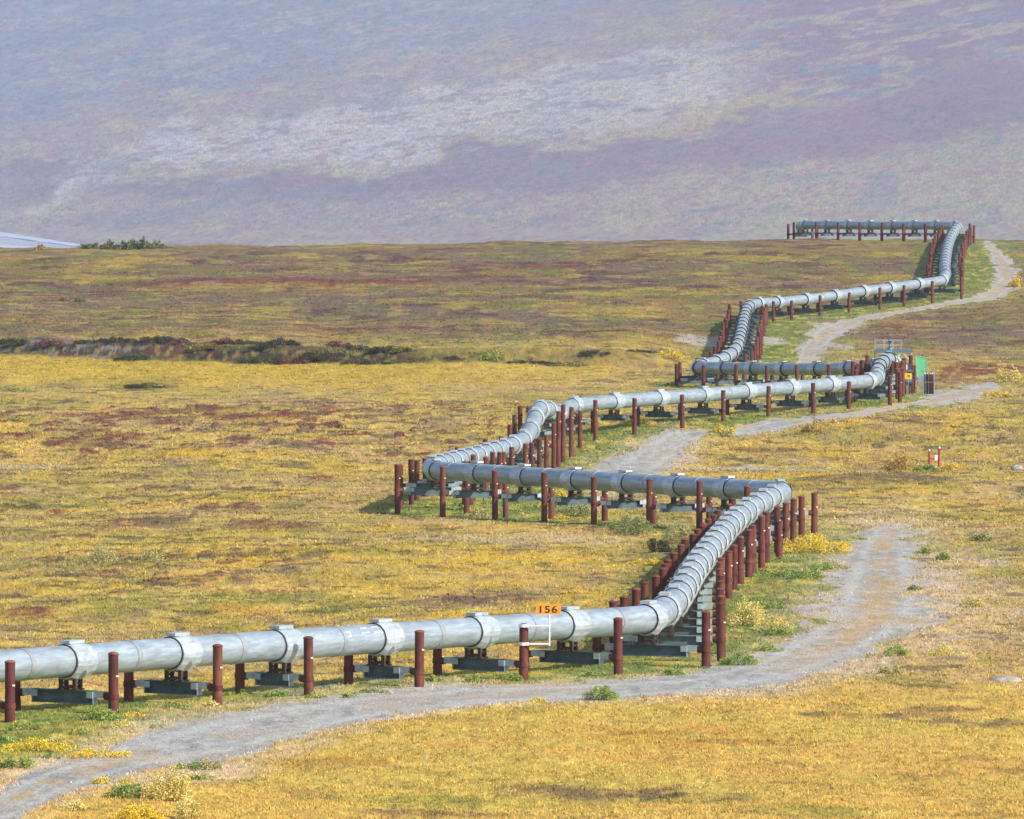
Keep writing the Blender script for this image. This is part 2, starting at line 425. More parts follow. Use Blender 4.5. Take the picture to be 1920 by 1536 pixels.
def empty(name, loc=(0, 0, 0), rz=0):
    o = bpy.data.objects.new(name, None); COL.objects.link(o)
    o.location = loc; o.rotation_euler = (0, 0, rz); o.empty_display_size = .3
    return o


def tag(o, label, cat, group=None, kind=None):
    if label: o['label'] = label
    if cat: o['category'] = cat
    if group: o['group'] = group
    if kind: o['kind'] = kind
    return o


# ------------------------------------------------------------------ materials
def new_mat(name):
    m = bpy.data.materials.new(name); m.use_nodes = True
    nt = m.node_tree; b = nt.nodes['Principled BSDF']
    return m, nt, b


def N(nt, t, **kw):
    n = nt.nodes.new(t)
    for k, v in kw.items():
        if k in n.inputs: n.inputs[k].default_value = v
        else: setattr(n, k, v)
    return n


def mapped(nt, scale, coord='pos'):
    if coord == 'pos':
        src = N(nt, 'ShaderNodeNewGeometry').outputs['Position']
    else:
        src = N(nt, 'ShaderNodeTexCoord').outputs['Object']
    mp = N(nt, 'ShaderNodeMapping'); mp.inputs['Scale'].default_value = scale
    nt.links.new(src, mp.inputs['Vector'])
    return mp.outputs['Vector']


def simple(name, col, rough=.6, metal=0, noise=.25, scale=(3, 3, 3), dark=None, spec=.5, coord='pos', bump=0):
    m, nt, b = new_mat(name)
    v = mapped(nt, scale, coord)
    nz = N(nt, 'ShaderNodeTexNoise', Scale=1.0, Detail=6.0, Roughness=.65)
    nt.links.new(v, nz.inputs['Vector'])
    rp = N(nt, 'ShaderNodeValToRGB')
    d = dark or tuple(c * (1 - noise) for c in col)
    rp.color_ramp.elements[0].position = .35; rp.color_ramp.elements[0].color = (*d, 1)
    rp.color_ramp.elements[1].position = .65; rp.color_ramp.elements[1].color = (*tuple(min(1, c * (1 + noise * .5)) for c in col), 1)
    nt.links.new(nz.outputs['Fac'], rp.inputs['Fac'])
    nt.links.new(rp.outputs['Color'], b.inputs['Base Color'])
    b.inputs['Roughness'].default_value = rough; b.inputs['Metallic'].default_value = metal
    b.inputs['Specular IOR Level'].default_value = spec
    if bump:
        bp = N(nt, 'ShaderNodeBump', Strength=bump, Distance=.02)
        nt.links.new(nz.outputs['Fac'], bp.inputs['Height']); nt.links.new(bp.outputs['Normal'], b.inputs['Normal'])
    return m


def ground_mat(name, sc, lo, hi, bstr, fine):
    m, nt, b = new_mat(name)
    at = N(nt, 'ShaderNodeVertexColor'); at.layer_name = 'Col'
    nz = N(nt, 'ShaderNodeTexNoise', Scale=1.0, Detail=7.0, Roughness=.72)
    nt.links.new(mapped(nt, sc), nz.inputs['Vector'])
    mr = N(nt, 'ShaderNodeMapRange'); mr.inputs['From Min'].default_value = .3; mr.inputs['From Max'].default_value = .7
    mr.inputs['To Min'].default_value = lo; mr.inputs['To Max'].default_value = hi
    nt.links.new(nz.outputs['Fac'], mr.inputs['Value'])
    hs = N(nt, 'ShaderNodeHueSaturation')
    nz2 = N(nt, 'ShaderNodeTexNoise', Scale=1.0, Detail=4.0, Roughness=.6)
    nt.links.new(mapped(nt, fine), nz2.inputs['Vector'])
    mh = N(nt, 'ShaderNodeMapRange'); mh.inputs['From Min'].default_value = .3; mh.inputs['From Max'].default_value = .7
    mh.inputs['To Min'].default_value = .478; mh.inputs['To Max'].default_value = .522
    nt.links.new(nz2.outputs['Fac'], mh.inputs['Value'])
    nt.links.new(mh.outputs['Result'], hs.inputs['Hue'])
    nt.links.new(mr.outputs['Result'], hs.inputs['Value'])
    nt.links.new(at.outputs['Color'], hs.inputs['Color'])
    nt.links.new(hs.outputs['Color'], b.inputs['Base Color'])
    b.inputs['Roughness'].default_value = .95; b.inputs['Specular IOR Level'].default_value = .05
    if bstr:
        bp = N(nt, 'ShaderNodeBump', Strength=bstr, Distance=.25)
        nt.links.new(nz.outputs['Fac'], bp.inputs['Height']); nt.links.new(bp.outputs['Normal'], b.inputs['Normal'])
    return m


M_TUNDRA = ground_mat('tundra_cover', (3.2, .55, 2.0), .74, 1.28, .35, (6, 1.2, 4))
M_GRAVEL = ground_mat('gravel', (7, 1.6, 4), .6, 1.38, .4, (5, 1, 3))
M_MOUNT = ground_mat('mountain_cover', (.30, .03, .0), .40, 1.66, .0, (.2, .02, .0))
M_LEAF, _nt, _b = new_mat('leaves')
_at = N(_nt, 'ShaderNodeVertexColor'); _at.layer_name = 'Col'
_nz = N(_nt, 'ShaderNodeTexNoise', Scale=1.0, Detail=2.0); _nt.links.new(mapped(_nt, (9, 9, 9)), _nz.inputs['Vector'])
_mr = N(_nt, 'ShaderNodeMapRange'); _mr.inputs['To Min'].default_value = .6; _mr.inputs['To Max'].default_value = 1.4
_nt.links.new(_nz.outputs['Fac'], _mr.inputs['Value'])
_hs = N(_nt, 'ShaderNodeHueSaturation'); _nt.links.new(_mr.outputs['Result'], _hs.inputs['Value'])
_nt.links.new(_at.outputs['Color'], _hs.inputs['Color']); _nt.links.new(_hs.outputs['Color'], _b.inputs['Base Color'])
_b.inputs['Roughness'].default_value = .8; _b.inputs['Specular IOR Level'].default_value = .1
M_STEM = simple('shrub_stem', (.12, .09, .06), .9)

# pipe jacket: dull galvanised sheet with faint sheet seams and streaks
M_PIPE, nt, b = new_mat('galvanised_jacket')
nz = N(nt, 'ShaderNodeTexNoise', Scale=1.0, Detail=6.0, Roughness=.65); nt.links.new(mapped(nt, (1.1, 1.1, 4)), nz.inputs['Vector'])
rp = N(nt, 'ShaderNodeValToRGB'); rp.color_ramp.elements[0].position = .3; rp.color_ramp.elements[0].color = (.28, .345, .385, 1)
rp.color_ramp.elements[1].position = .72; rp.color_ramp.elements[1].color = (.39, .46, .505, 1)
nt.links.new(nz.outputs['Fac'], rp.inputs['Fac']); nt.links.new(rp.outputs['Color'], b.inputs['Base Color'])
mr = N(nt, 'ShaderNodeMapRange'); mr.inputs['To Min'].default_value = .44; mr.inputs['To Max'].default_value = .60
nt.links.new(nz.outputs['Fac'], mr.inputs['Value']); nt.links.new(mr.outputs['Result'], b.inputs['Roughness'])
b.inputs['Metallic'].default_value = .5
M_BAND = simple('joint_band_metal', (.36, .39, .41), .5, .5, .2, (3, 3, 3))
M_COVER = simple('saddle_sheet_metal', (.47, .53, .575), .45, .4, .12, (2, 2, 2))
M_GAP = simple('black_gap_ring', (.02, .022, .025), .7)  # black standing in for the dark gap between pipe and saddle cover
M_RUST = simple('red_brown_post_paint', (.122, .036, .025), .75, 0, .38, (2.2, 2.2, 1.2), spec=.25, bump=.15)
M_RUSTCAP = simple('faded_cap_paint', (.17, .055, .04), .8, 0, .25, spec=.2)
M_TAG = simple('cream_tag', (.58, .54, .36), .5)
M_BEAM = simple('grey_green_beam_paint', (.085, .12, .135), .6, .15, .3, (1.5, 1.5, 1.5), spec=.35)
M_BRACKET = simple('pale_bracket_paint', (.36, .44, .47), .55, .2, .25, (3, 3, 3))
M_SHOE = simple('dark_shoe_steel', (.055, .028, .022), .7, .1, .3)
M_WHITE = simple('white_paint', (.80, .80, .78), .5, 0, .08)
M_ORANGE = simple('orange_sign_paint', (.88, .30, .02), .5, 0, .06)
M_YELLOW = simple('yellow_sign_paint', (.85, .48, .01), .5, 0, .06)
M_BLACK = simple('black_paint', (.02, .018, .018), .6)
M_RED = simple('red_marker_paint', (.42, .02, .015), .5, 0, .2)
M_MINT = simple('mint_green_paint', (.13, .50, .24), .5, 0, .1, (2, 2, 6))
M_STEELBLUE = simple('blue_grey_steel', (.13, .21, .26), .5, .4, .2)
M_GALV = simple('galvanised_steel', (.42, .46, .48), .5, .5, .15)
M_CREAM = simple('cream_valve_paint', (.50, .55, .44), .5, 0, .15)
M_TEAL = simple('pale_teal_paint', (.30, .50, .48), .5, 0, .1)
M_TANK = simple('dark_gas_bottle', (.035, .018, .022), .4, 0, .2)
M_ROCK = simple('pale_rock', (.36, .33, .29), .95, 0, .35, (2.5, 2.5, 2.5), bump=.6)
M_WOOD = simple('weathered_wood', (.40, .34, .26), .9)

def vary(m, amount, streak):
    nt = m.node_tree; b = nt.nodes['Principled BSDF']; src = b.inputs['Base Color'].links[0].from_socket
    oi = N(nt, 'ShaderNodeObjectInfo'); mr = N(nt, 'ShaderNodeMapRange'); mr.inputs['To Min'].default_value = 1 - amount; mr.inputs['To Max'].default_value = 1 + amount
    nt.links.new(oi.outputs['Random'], mr.inputs['Value'])
    mh = N(nt, 'ShaderNodeMapRange'); mh.inputs['To Min'].default_value = .488; mh.inputs['To Max'].default_value = .512
    nt.links.new(oi.outputs['Random'], mh.inputs['Value'])
    nz = N(nt, 'ShaderNodeTexNoise', Scale=1.0, Detail=5.0, Roughness=.7); nt.links.new(mapped(nt, streak), nz.inputs['Vector'])
    ms = N(nt, 'ShaderNodeMapRange'); ms.inputs['From Min'].default_value = .3; ms.inputs['From Max'].default_value = .72
    ms.inputs['To Min'].default_value = .72; ms.inputs['To Max'].default_value = 1.3; nt.links.new(nz.outputs['Fac'], ms.inputs['Value'])
    mu = N(nt, 'ShaderNodeMath', operation='MULTIPLY'); nt.links.new(mr.outputs['Result'], mu.inputs[0]); nt.links.new(ms.outputs['Result'], mu.inputs[1])
    hs = N(nt, 'ShaderNodeHueSaturation'); nt.links.new(src, hs.inputs['Color']); nt.links.new(mu.outputs['Value'], hs.inputs['Value'])
    nt.links.new(mh.outputs['Result'], hs.inputs['Hue']); nt.links.new(hs.outputs['Color'], b.inputs['Base Color'])


vary(M_RUST, .22, (9, 9, .9)); vary(M_RUSTCAP, .25, (4, 4, 4)); vary(M_BEAM, .2, (2, 2, 5)); vary(M_COVER, .10, (1.5, 1.5, 5)); vary(M_PIPE, .04, (.5, .5, 6))

# ------------------------------------------------------------------ the tundra sheet
fine_u = np.arange(-36, 1957, 2.0)
left_u = -36 - np.cumsum(4 * 1.11 ** np.arange(46)); right_u = 1956 + np.cumsum(4 * 1.11 ** np.arange(46))
cols = np.concatenate([left_u[::-1], fine_u, right_u])
vrows = np.arange(1556, 455, -.85)
drows = D_at(vrows)
keep = np.concatenate([[True], np.diff(drows) > .02]); drows = drows[keep]
# never let two rows lie further apart than about 2.5 m
ex = []
for a, b_ in zip(drows[:-1], drows[1:]):
    ex.append(a)
    if b_ - a > 2.4:
        k = int((b_ - a) / 2.2) + 1
        ex += list(a + (b_ - a) * np.arange(1, k) / k)
drows = np.array(ex + [drows[-1]])
near_rows = np.array([-300, -100, -30, 0, 10, 20, 35, 50, 70, 90, 115, 140, 170, 200, 230, 255, 272])
near_rows = near_rows[near_rows < drows[0] - 3]
far_rows = np.concatenate([np.arange(drows[-1] + 1.5, 1490, 2.0), np.arange(1492, 1560, 6), np.arange(1570, 5390, 90)])
rows = np.concatenate([near_rows, drows, far_rows])
CA = (cols - CX) / F
YY = np.repeat(rows, len(cols))
spread = np.maximum(rows, 25.0)                                    # keep the sheet wide close to the camera
XX = (spread[:, None] * CA[None, :] / CP * (1 + 0 * rows[:, None])).ravel()
XX = np.where(np.abs(np.tile(CA, len(rows))) > .09, XX * (1 + 30 * np.maximum(0, 1 - YY / 290)), XX)
ZZ, CC, RD, _ = ground(XX, YY)
nr, nc = len(rows), len(cols)
idx = np.arange(nr * nc, dtype=np.int32).reshape(nr, nc)
quads = np.stack([idx[:-1, :-1], idx[:-1, 1:], idx[1:, 1:], idx[1:, :-1]], -1).reshape(-1, 4)
rq = RD[quads].sum(1) >= 2.5
V = np.stack([XX, YY, ZZ], 1)
tundra = np_mesh('tundra', V, quads[~rq], M_TUNDRA, CC, smooth=True)
tag(tundra, None, None, kind='structure')
tundra['label'] = 'golden autumn tundra plain with red heather mounds running to the valley edge'
rqf = quads[rq]
used = np.unique(rqf)
remap = np.zeros(nr * nc, np.int32); remap[used] = np.arange(len(used))
road = np_mesh('gravel_road', V[used], remap[rqf], M_GRAVEL, CC[used], smooth=True)
tag(road, None, None, kind='structure')
road['label'] = 'grey gravel service track with grassy ruts winding beside the pipeline'

# ------------------------------------------------------------------ valley, river and mountain
mcols = np.concatenate([np.arange(-2600, -60, 60), np.arange(-60, 1981, 2.5), np.arange(2040, 4600, 60)])
mrows = np.concatenate([np.arange(1500, 2300, 80), np.arange(2300, 6300, 5.0), np.arange(6320, 8200, 110)])
MX = ((mrows[:, None]) * ((mcols - CX) / F)[None, :]).ravel(); MY = np.repeat(mrows, len(mcols))


def mount(x, y):
    a = np.clip((x / y * F + CX), -700, 2600)
    t = np.clip(a / 1920, -.36, 1.35)
    foot = 4750 - 500 * t + (fbm(x / 260, y / 500, 101, 2) - .5) * 120
    zf = -60 + 12 * np.clip(t, 0, 1)
    rise = np.maximum(0, y - foot)
    s = .115 * rise + 40 * (1 - np.exp(-rise / 900)) * .25
    rid = (fbm(x / 160, y / 900, 102, 3) - .5) * 14 * sst(80, 700, rise)
    base = np.where(y < 2300, -60 + 0 * y, zf)
    base = -60 + (zf + 60) * sst(foot * .6, foot, y)
    cap = 560
    z = base + s + rid
    return np.where(z > cap, cap + (z - cap) * .2, z) + (fbm(x / 60, y / 60, 104, 2) - .5) * .8


def mount_col(x, y, z):
    u, v = proj(x, y, z)
    h = (v + .13 * u) * .33                                         # along the fall of the slope, in metres
    w_ = u * .33
    wu = (fbm(w_ / 60, h / 18, 111, 4) - .5); wv = (fbm(w_ / 60, h / 18, 112, 4) - .5)
    vv = v + wv * 90 + (fbm(w_ / 14, h / 5, 113, 3) - .5) * 34
    n = fbm(w_ / 19, h / 3.6, 114, 5); n2 = fbm(w_ / 7, h / 1.8, 115, 4); n3 = fbm(w_ / 34, h / 6, 116, 5)
    c = np.zeros(x.shape + (3,), np.float32) + np.array((.215, .145, .105), np.float32)
    c = lerp(c, (.25, .19, .095), sst(.48, .64, n) * .9)
    # purple heather belt
    b1 = np.interp(u, [0, 430, 960, 1450, 1920], [300, 325, 275, 195, 110])
    b2 = np.interp(u, [0, 430, 960, 1450, 1920], [345, 372, 370, 300, 235])
    c = lerp(c, (.105, .042, .06), sst(-15, 15, vv - b1) * sst(30, -25, vv - b2) * .75)
    # pale stony fan
    p1 = np.interp(u, [0, 300, 700, 1000, 1300, 1500, 1700], [420, 250, 215, 150, 95, 110, 100])
    p2 = np.interp(u, [0, 300, 700, 1000, 1300, 1500, 1700], [420, 300, 300, 255, 195, 165, 100])
    fan = sst(-22, 12, vv - p1) * sst(18, -22, vv - p2) * (u < 1690)
    c = lerp(c, (.36, .31, .27), fan * .75)
    c = lerp(c, (.31, .25, .14), fan * sst(.52, .62, n2) * .7)
    # yellow-green shrub line below the fan and the pale upper hillside
    c = lerp(c, (.30, .24, .09), sst(20, 0, np.abs(vv - b1)) * .6)
    up = sst(20, -30, vv - np.interp(u, [0, 500, 960, 1250, 1500], [225, 165, 75, -10, -200]))
    c = lerp(c, (.115, .13, .14), up * .75)  # slate, its blue also painted in for the thicker haze at upper left
    c = lerp(c, (.22, .195, .13), up * sst(.5, .64, n) * .8)
    # right hand upper slope: red, slate and straw
    rt = sst(1280, 1500, u) * sst(20, -20, vv - np.interp(u, [1200, 1500, 1920], [150, 190, 120]))
    c = lerp(c, (.115, .042, .06), rt * .85)
    c = lerp(c, (.105, .105, .115), rt * sst(.53, .62, n3) * .7)
    c = lerp(c, (.26, .21, .10), rt * sst(.53, .64, n) * .7)
    # foot slope on the right: green and straw
    lo = sst(1000, 1500, u) * sst(-20, 40, vv - b2)
    c = lerp(c, (.235, .185, .115), lo * .75)
    c = lerp(c, (.20, .19, .085), lo * sst(.53, .64, n) * .6)
    c = lerp(c, (.10, .10, .10), sst(.60, .68, n3) * .55)
    c = lerp(c, (.20, .08, .085), sst(.60, .70, fbm(w_ / 11, h / 2.4, 117, 4)) * .6)
    # small scree scar at the left
    c = lerp(c, (.33, .31, .30), sst(1.2, .3, np.hypot((u - 330) / 80, (v - 265 - (u - 330) * .18) / 18) + wu * 1.6) * .6)
    
    var = (.62 + .76 * fbm(w_ / 4, h / 1.3, 118, 3)) * (1 - .35 * sst(.60, .70, fbm(w_ / 2.4, h / .9, 119, 2)))
    lum = c.mean(1, keepdims=True)
    c = lum + (c - lum) * (1.15 + .3 * sst(700, 1500, u))[:, None]
    return np.clip(c * var[:, None] * 1.28, .008, .8)


MZ = mount(MX, MY)
MC = mount_col(MX, MY, MZ)
FARK = 3.2                                                         # the hillside lies kilometres away
MX, MY, MZ = MX * FARK, MY * FARK, CAMZ + (MZ - CAMZ) * FARK
mi = np.arange(len(mrows) * len(mcols), dtype=np.int32).reshape(len(mrows), len(mcols))
mq = np.stack([mi[:-1, :-1], mi[:-1, 1:], mi[1:, 1:], mi[1:, :-1]], -1).reshape(-1, 4)
hill = np_mesh('hillside', np.stack([MX, MY, MZ], 1), mq, M_MOUNT, MC, smooth=True)
tag(hill, None, None, kind='structure'); hill['label'] = 'hazy purple and straw coloured mountainside rising behind the plain'

# river: pale braided channel with a gravel bar, on the valley floor at the far left
mr_, nt, b = new_mat('river_water')
b.inputs['Base Color'].default_value = (.62, .66, .70, 1); b.inputs['Roughness'].default_value = .25
nz = N(nt, 'ShaderNodeTexNoise', Scale=1.0, Detail=4.0); nt.links.new(mapped(nt, (.05, .012, 1)), nz.inputs['Vector'])
rp = N(nt, 'ShaderNodeValToRGB'); rp.color_ramp.elements[0].color = (.50, .54, .58, 1); rp.color_ramp.elements[1].color = (.85, .87, .88, 1)
nt.links.new(nz.outputs['Fac'], rp.inputs['Fac']); nt.links.new(rp.outputs['Color'], b.inputs['Base Color'])


def valley_strip(name, pts, lift, mat):
    us = np.arange(pts[0][0], pts[-1][0] + 1, 10.0); rows_ = 7; vs = []
    for uu in us:
        va = np.interp(uu, [p[0] for p in pts], [p[1] for p in pts]); vb = np.interp(uu, [p[0] for p in pts], [p[2] for p in pts])
        for q in range(rows_):
            Dq = (CAMZ + 258) / ((va + (vb - va) * q / (rows_ - 1) - 145) / F); xq = (uu - CX) / F * Dq
            zq = CAMZ + (float(mount(np.array([xq / FARK]), np.array([Dq / FARK]))[0]) - CAMZ) * FARK
            vs.append((xq, Dq, zq + lift))
    fs = [(a * rows_ + b, a * rows_ + b + 1, (a + 1) * rows_ + b + 1, (a + 1) * rows_ + b) for a in range(len(us) - 1) for b in range(rows_ - 1)]
    return tag(np_mesh(name, vs, fs, mat, smooth=True), None, None, kind='structure')


valley_strip('river', [(-700, 408, 417), (-300, 421, 430), (0, 436, 443), (60, 446, 452), (120, 456, 461), (175, 465, 469), (230, 470, 474)], 2.6, mr_)
valley_strip('river', [(-600, 452, 500), (0, 459, 500), (70, 464, 500), (130, 472, 500)], 2.6, mr_)
valley_strip('river_gravel', [(-800, 400, 520), (0, 434, 520), (60, 444, 520), (130, 457, 520), (190, 467, 520), (240, 471, 520)], 1.6,
             simple('river_gravel_bar', (.36, .37, .39), .9, 0, .25, (.04, .01, 1)))

# ------------------------------------------------------------------ low ground cover (tufts of grass and dwarf shrub leaves)
NT = 170000
tu = RNG.uniform(-36, 1956, NT); tv = 470 + (1560 - 470) * RNG.uniform(0, 1, NT) ** .92
tD = D_at(tv) + RNG.uniform(-.8, .8, NT); tx = (tu - CX) / F * tD
tz, tc, tr, trd = ground(tx, tD)
ok = (tr < .5) | (RNG.uniform(0, 1, NT) < .35 * sst(.55, 1.0, trd) + .004)
tx, tD, tz, tc = tx[ok], tD[ok], tz[ok], tc[ok]
n = len(tx)
sc = np.clip(tD / 430, .75, 1.8) * RNG.uniform(.7, 1.35, n)
BL = 4
vv = np.zeros((n, BL, 3, 3), np.float32)
for j in range(BL):
    az = RNG.uniform(0, 2 * np.pi, n); lean = RNG.uniform(.03, .18, n) * sc; w = RNG.uniform(.02, .05, n) * sc
    h = RNG.uniform(.04, .125, n) * sc ** .7
    ox = RNG.normal(0, .07, n) * sc; oy = RNG.normal(0, .12, n) * sc
    wx, wy = np.cos(az) * w, np.sin(az) * w
    lx, ly = np.cos(az + 1.2) * lean, np.sin(az + 1.2) * lean
    vv[:, j, 0] = np.stack([tx + ox - wx, tD + oy - wy, tz - .04], 1)
    vv[:, j, 1] = np.stack([tx + ox + wx, tD + oy + wy, tz - .04], 1)
    vv[:, j, 2] = np.stack([tx + ox + lx, tD + oy + ly, tz + h], 1)
tcol = tc * RNG.uniform(.98, 1.26, (n, 1)) * (1 + RNG.normal(0, .04, (n, 3)))
tcol = np.repeat(np.clip(tcol, .005, .8).astype(np.float32), BL * 3, 0)
cover = np_mesh('tundra_grass', vv.reshape(-1, 3), np.arange(n * BL * 3, dtype=np.int32).reshape(-1, 3), M_LEAF, tcol)
tag(cover, 'yellow and olive grass tufts and dwarf shrub leaves covering the plain', None, kind='stuff')

# ------------------------------------------------------------------ shrubs
PAL = {'yellow': [(.55, .40, .10), (.60, .46, .20), (.42, .36, .10), (.35, .33, .10)],
       'gold': [(.58, .36, .03), (.62, .42, .04), (.48, .36, .05), (.36, .28, .05)],
       'green': [(.15, .22, .05), (.21, .27, .06), (.11, .17, .045), (.28, .30, .08)],
       'sage': [(.17, .20, .08), (.23, .24, .10), (.14, .18, .07), (.28, .25, .08)],
       'dark': [(.032, .042, .024), (.05, .06, .028), (.03, .034, .03), (.075, .07, .03)],
       'mixed': [(.09, .13, .045), (.13, .15, .05), (.07, .10, .04), (.17, .15, .06)],
       'olive': [(.13, .13, .04), (.18, .16, .05), (.09, .10, .035), (.20, .15, .06)],
       'brown': [(.30, .19, .07), (.22, .13, .06), (.42, .30, .06), (.34, .25, .08)],
       'heather': [(.12, .04, .045), (.16, .05, .05), (.09, .05, .05), (.14, .09, .05)],
       'pale': [(.27, .27, .12), (.33, .30, .13), (.22, .24, .10), (.36, .31, .12)]}


def shrub(u, v, wpx, hpx, kind, label, group=None, name='shrub', dens=1.0, airy=0.0):
    D = float(D_at(v)); s = F / D
    W, H = wpx / s, hpx / s
    x = (u - CX) / F * D
    z = float(ground(np.array([x]), np.array([D]))[0][0])
    rr = np.random.default_rng(int(u * 7 + v * 13))
    dep = max(W * .8, .5)
    ncl = max(4, int(5 + W * 4))
    cl = np.stack([rr.uniform(-.5, .5, ncl) * W, rr.uniform(-.5, .5, ncl) * dep, np.zeros(ncl)], 1)
    hh = H * (1 - .75 * (np.abs(cl[:, 0]) / (W * .56)) ** 2) * rr.uniform(.55, 1.05, ncl)
    leaf = max(.035, 1.25 / s)
    area = max(W * H, .05)
    nl = int(np.clip(area / (leaf * leaf) * 3.2 * dens, 60, 5200))
    k = rr.integers(0, ncl, nl)
    t = rr.uniform(.05, 1, nl) ** .75
    sp = (W / max(3, ncl ** .5) * .55 + .05) * (.45 + .75 * np.sin(np.pi * np.clip(t * .8 + .15, 0, 1))) * (1 + airy)
    P = np.stack([cl[k, 0] + rr.normal(0, .6, nl) * sp * .7, cl[k, 1] + rr.normal(0, .6, nl) * sp * .8, t * hh[k]], 1)
    P[:, 0] = np.clip(P[:, 0], -W * .62, W * .62)
    P[:, 2] = np.maximum(P[:, 2] + rr.normal(0, .04, nl) * H, .02)
    a = rr.normal(0, 1, (nl, 3)); a /= np.linalg.norm(a, axis=1)[:, None]
    q = rr.normal(0, 1, (nl, 3)); b2 = np.cross(a, q); b2 /= np.linalg.norm(b2, axis=1)[:, None]
    L = leaf * rr.uniform(.7, 1.5, (nl, 1)); wd = L * .55
    vs = np.stack([P - a * L, P + b2 * wd, P + a * L, P - b2 * wd], 1).reshape(-1, 3)
    pal = np.array(PAL[kind]); clc = rr.integers(0, 4, ncl)
    pick = np.where(rr.uniform(0, 1, nl) < .6, clc[k], rr.integers(0, 4, nl))
    colr = pal[pick] * rr.uniform(.85, 1.55, (nl, 1)) * (1.0 if kind in ('dark', 'heather') else 1.12)
    mb = MB()
    for i in range(min(ncl, 9)):
        top = (cl[i, 0], cl[i, 1], max(hh[i] * .85, .05)); base = (cl[i, 0] * .45, cl[i, 1] * .45, -.08)
        mid = tuple((top[j] + base[j]) / 2 + (rr.normal(0, .04) if j < 2 else 0) for j in range(3))
        r = max(.012, .22 / s)
        mb.tube(base, mid, r, r * .8, 4, False); mb.tube(mid, top, r * .8, r * .4, 4, False)
    sv = np.array(mb.v); sf = np.array(mb.f, np.int32) + nl * 4
    colr = np.concatenate([np.repeat(np.clip(colr, .01, .85), 4, 0), np.tile([.10, .08, .05], (len(sv), 1))])
    o = np_mesh(name, np.concatenate([vs, sv]), np.concatenate([np.arange(nl * 4, dtype=np.int32).reshape(-1, 4), sf]), M_LEAF, colr)
    o.location = (x, D, z - .03); tag(o, label, 'shrub', group)
    return o


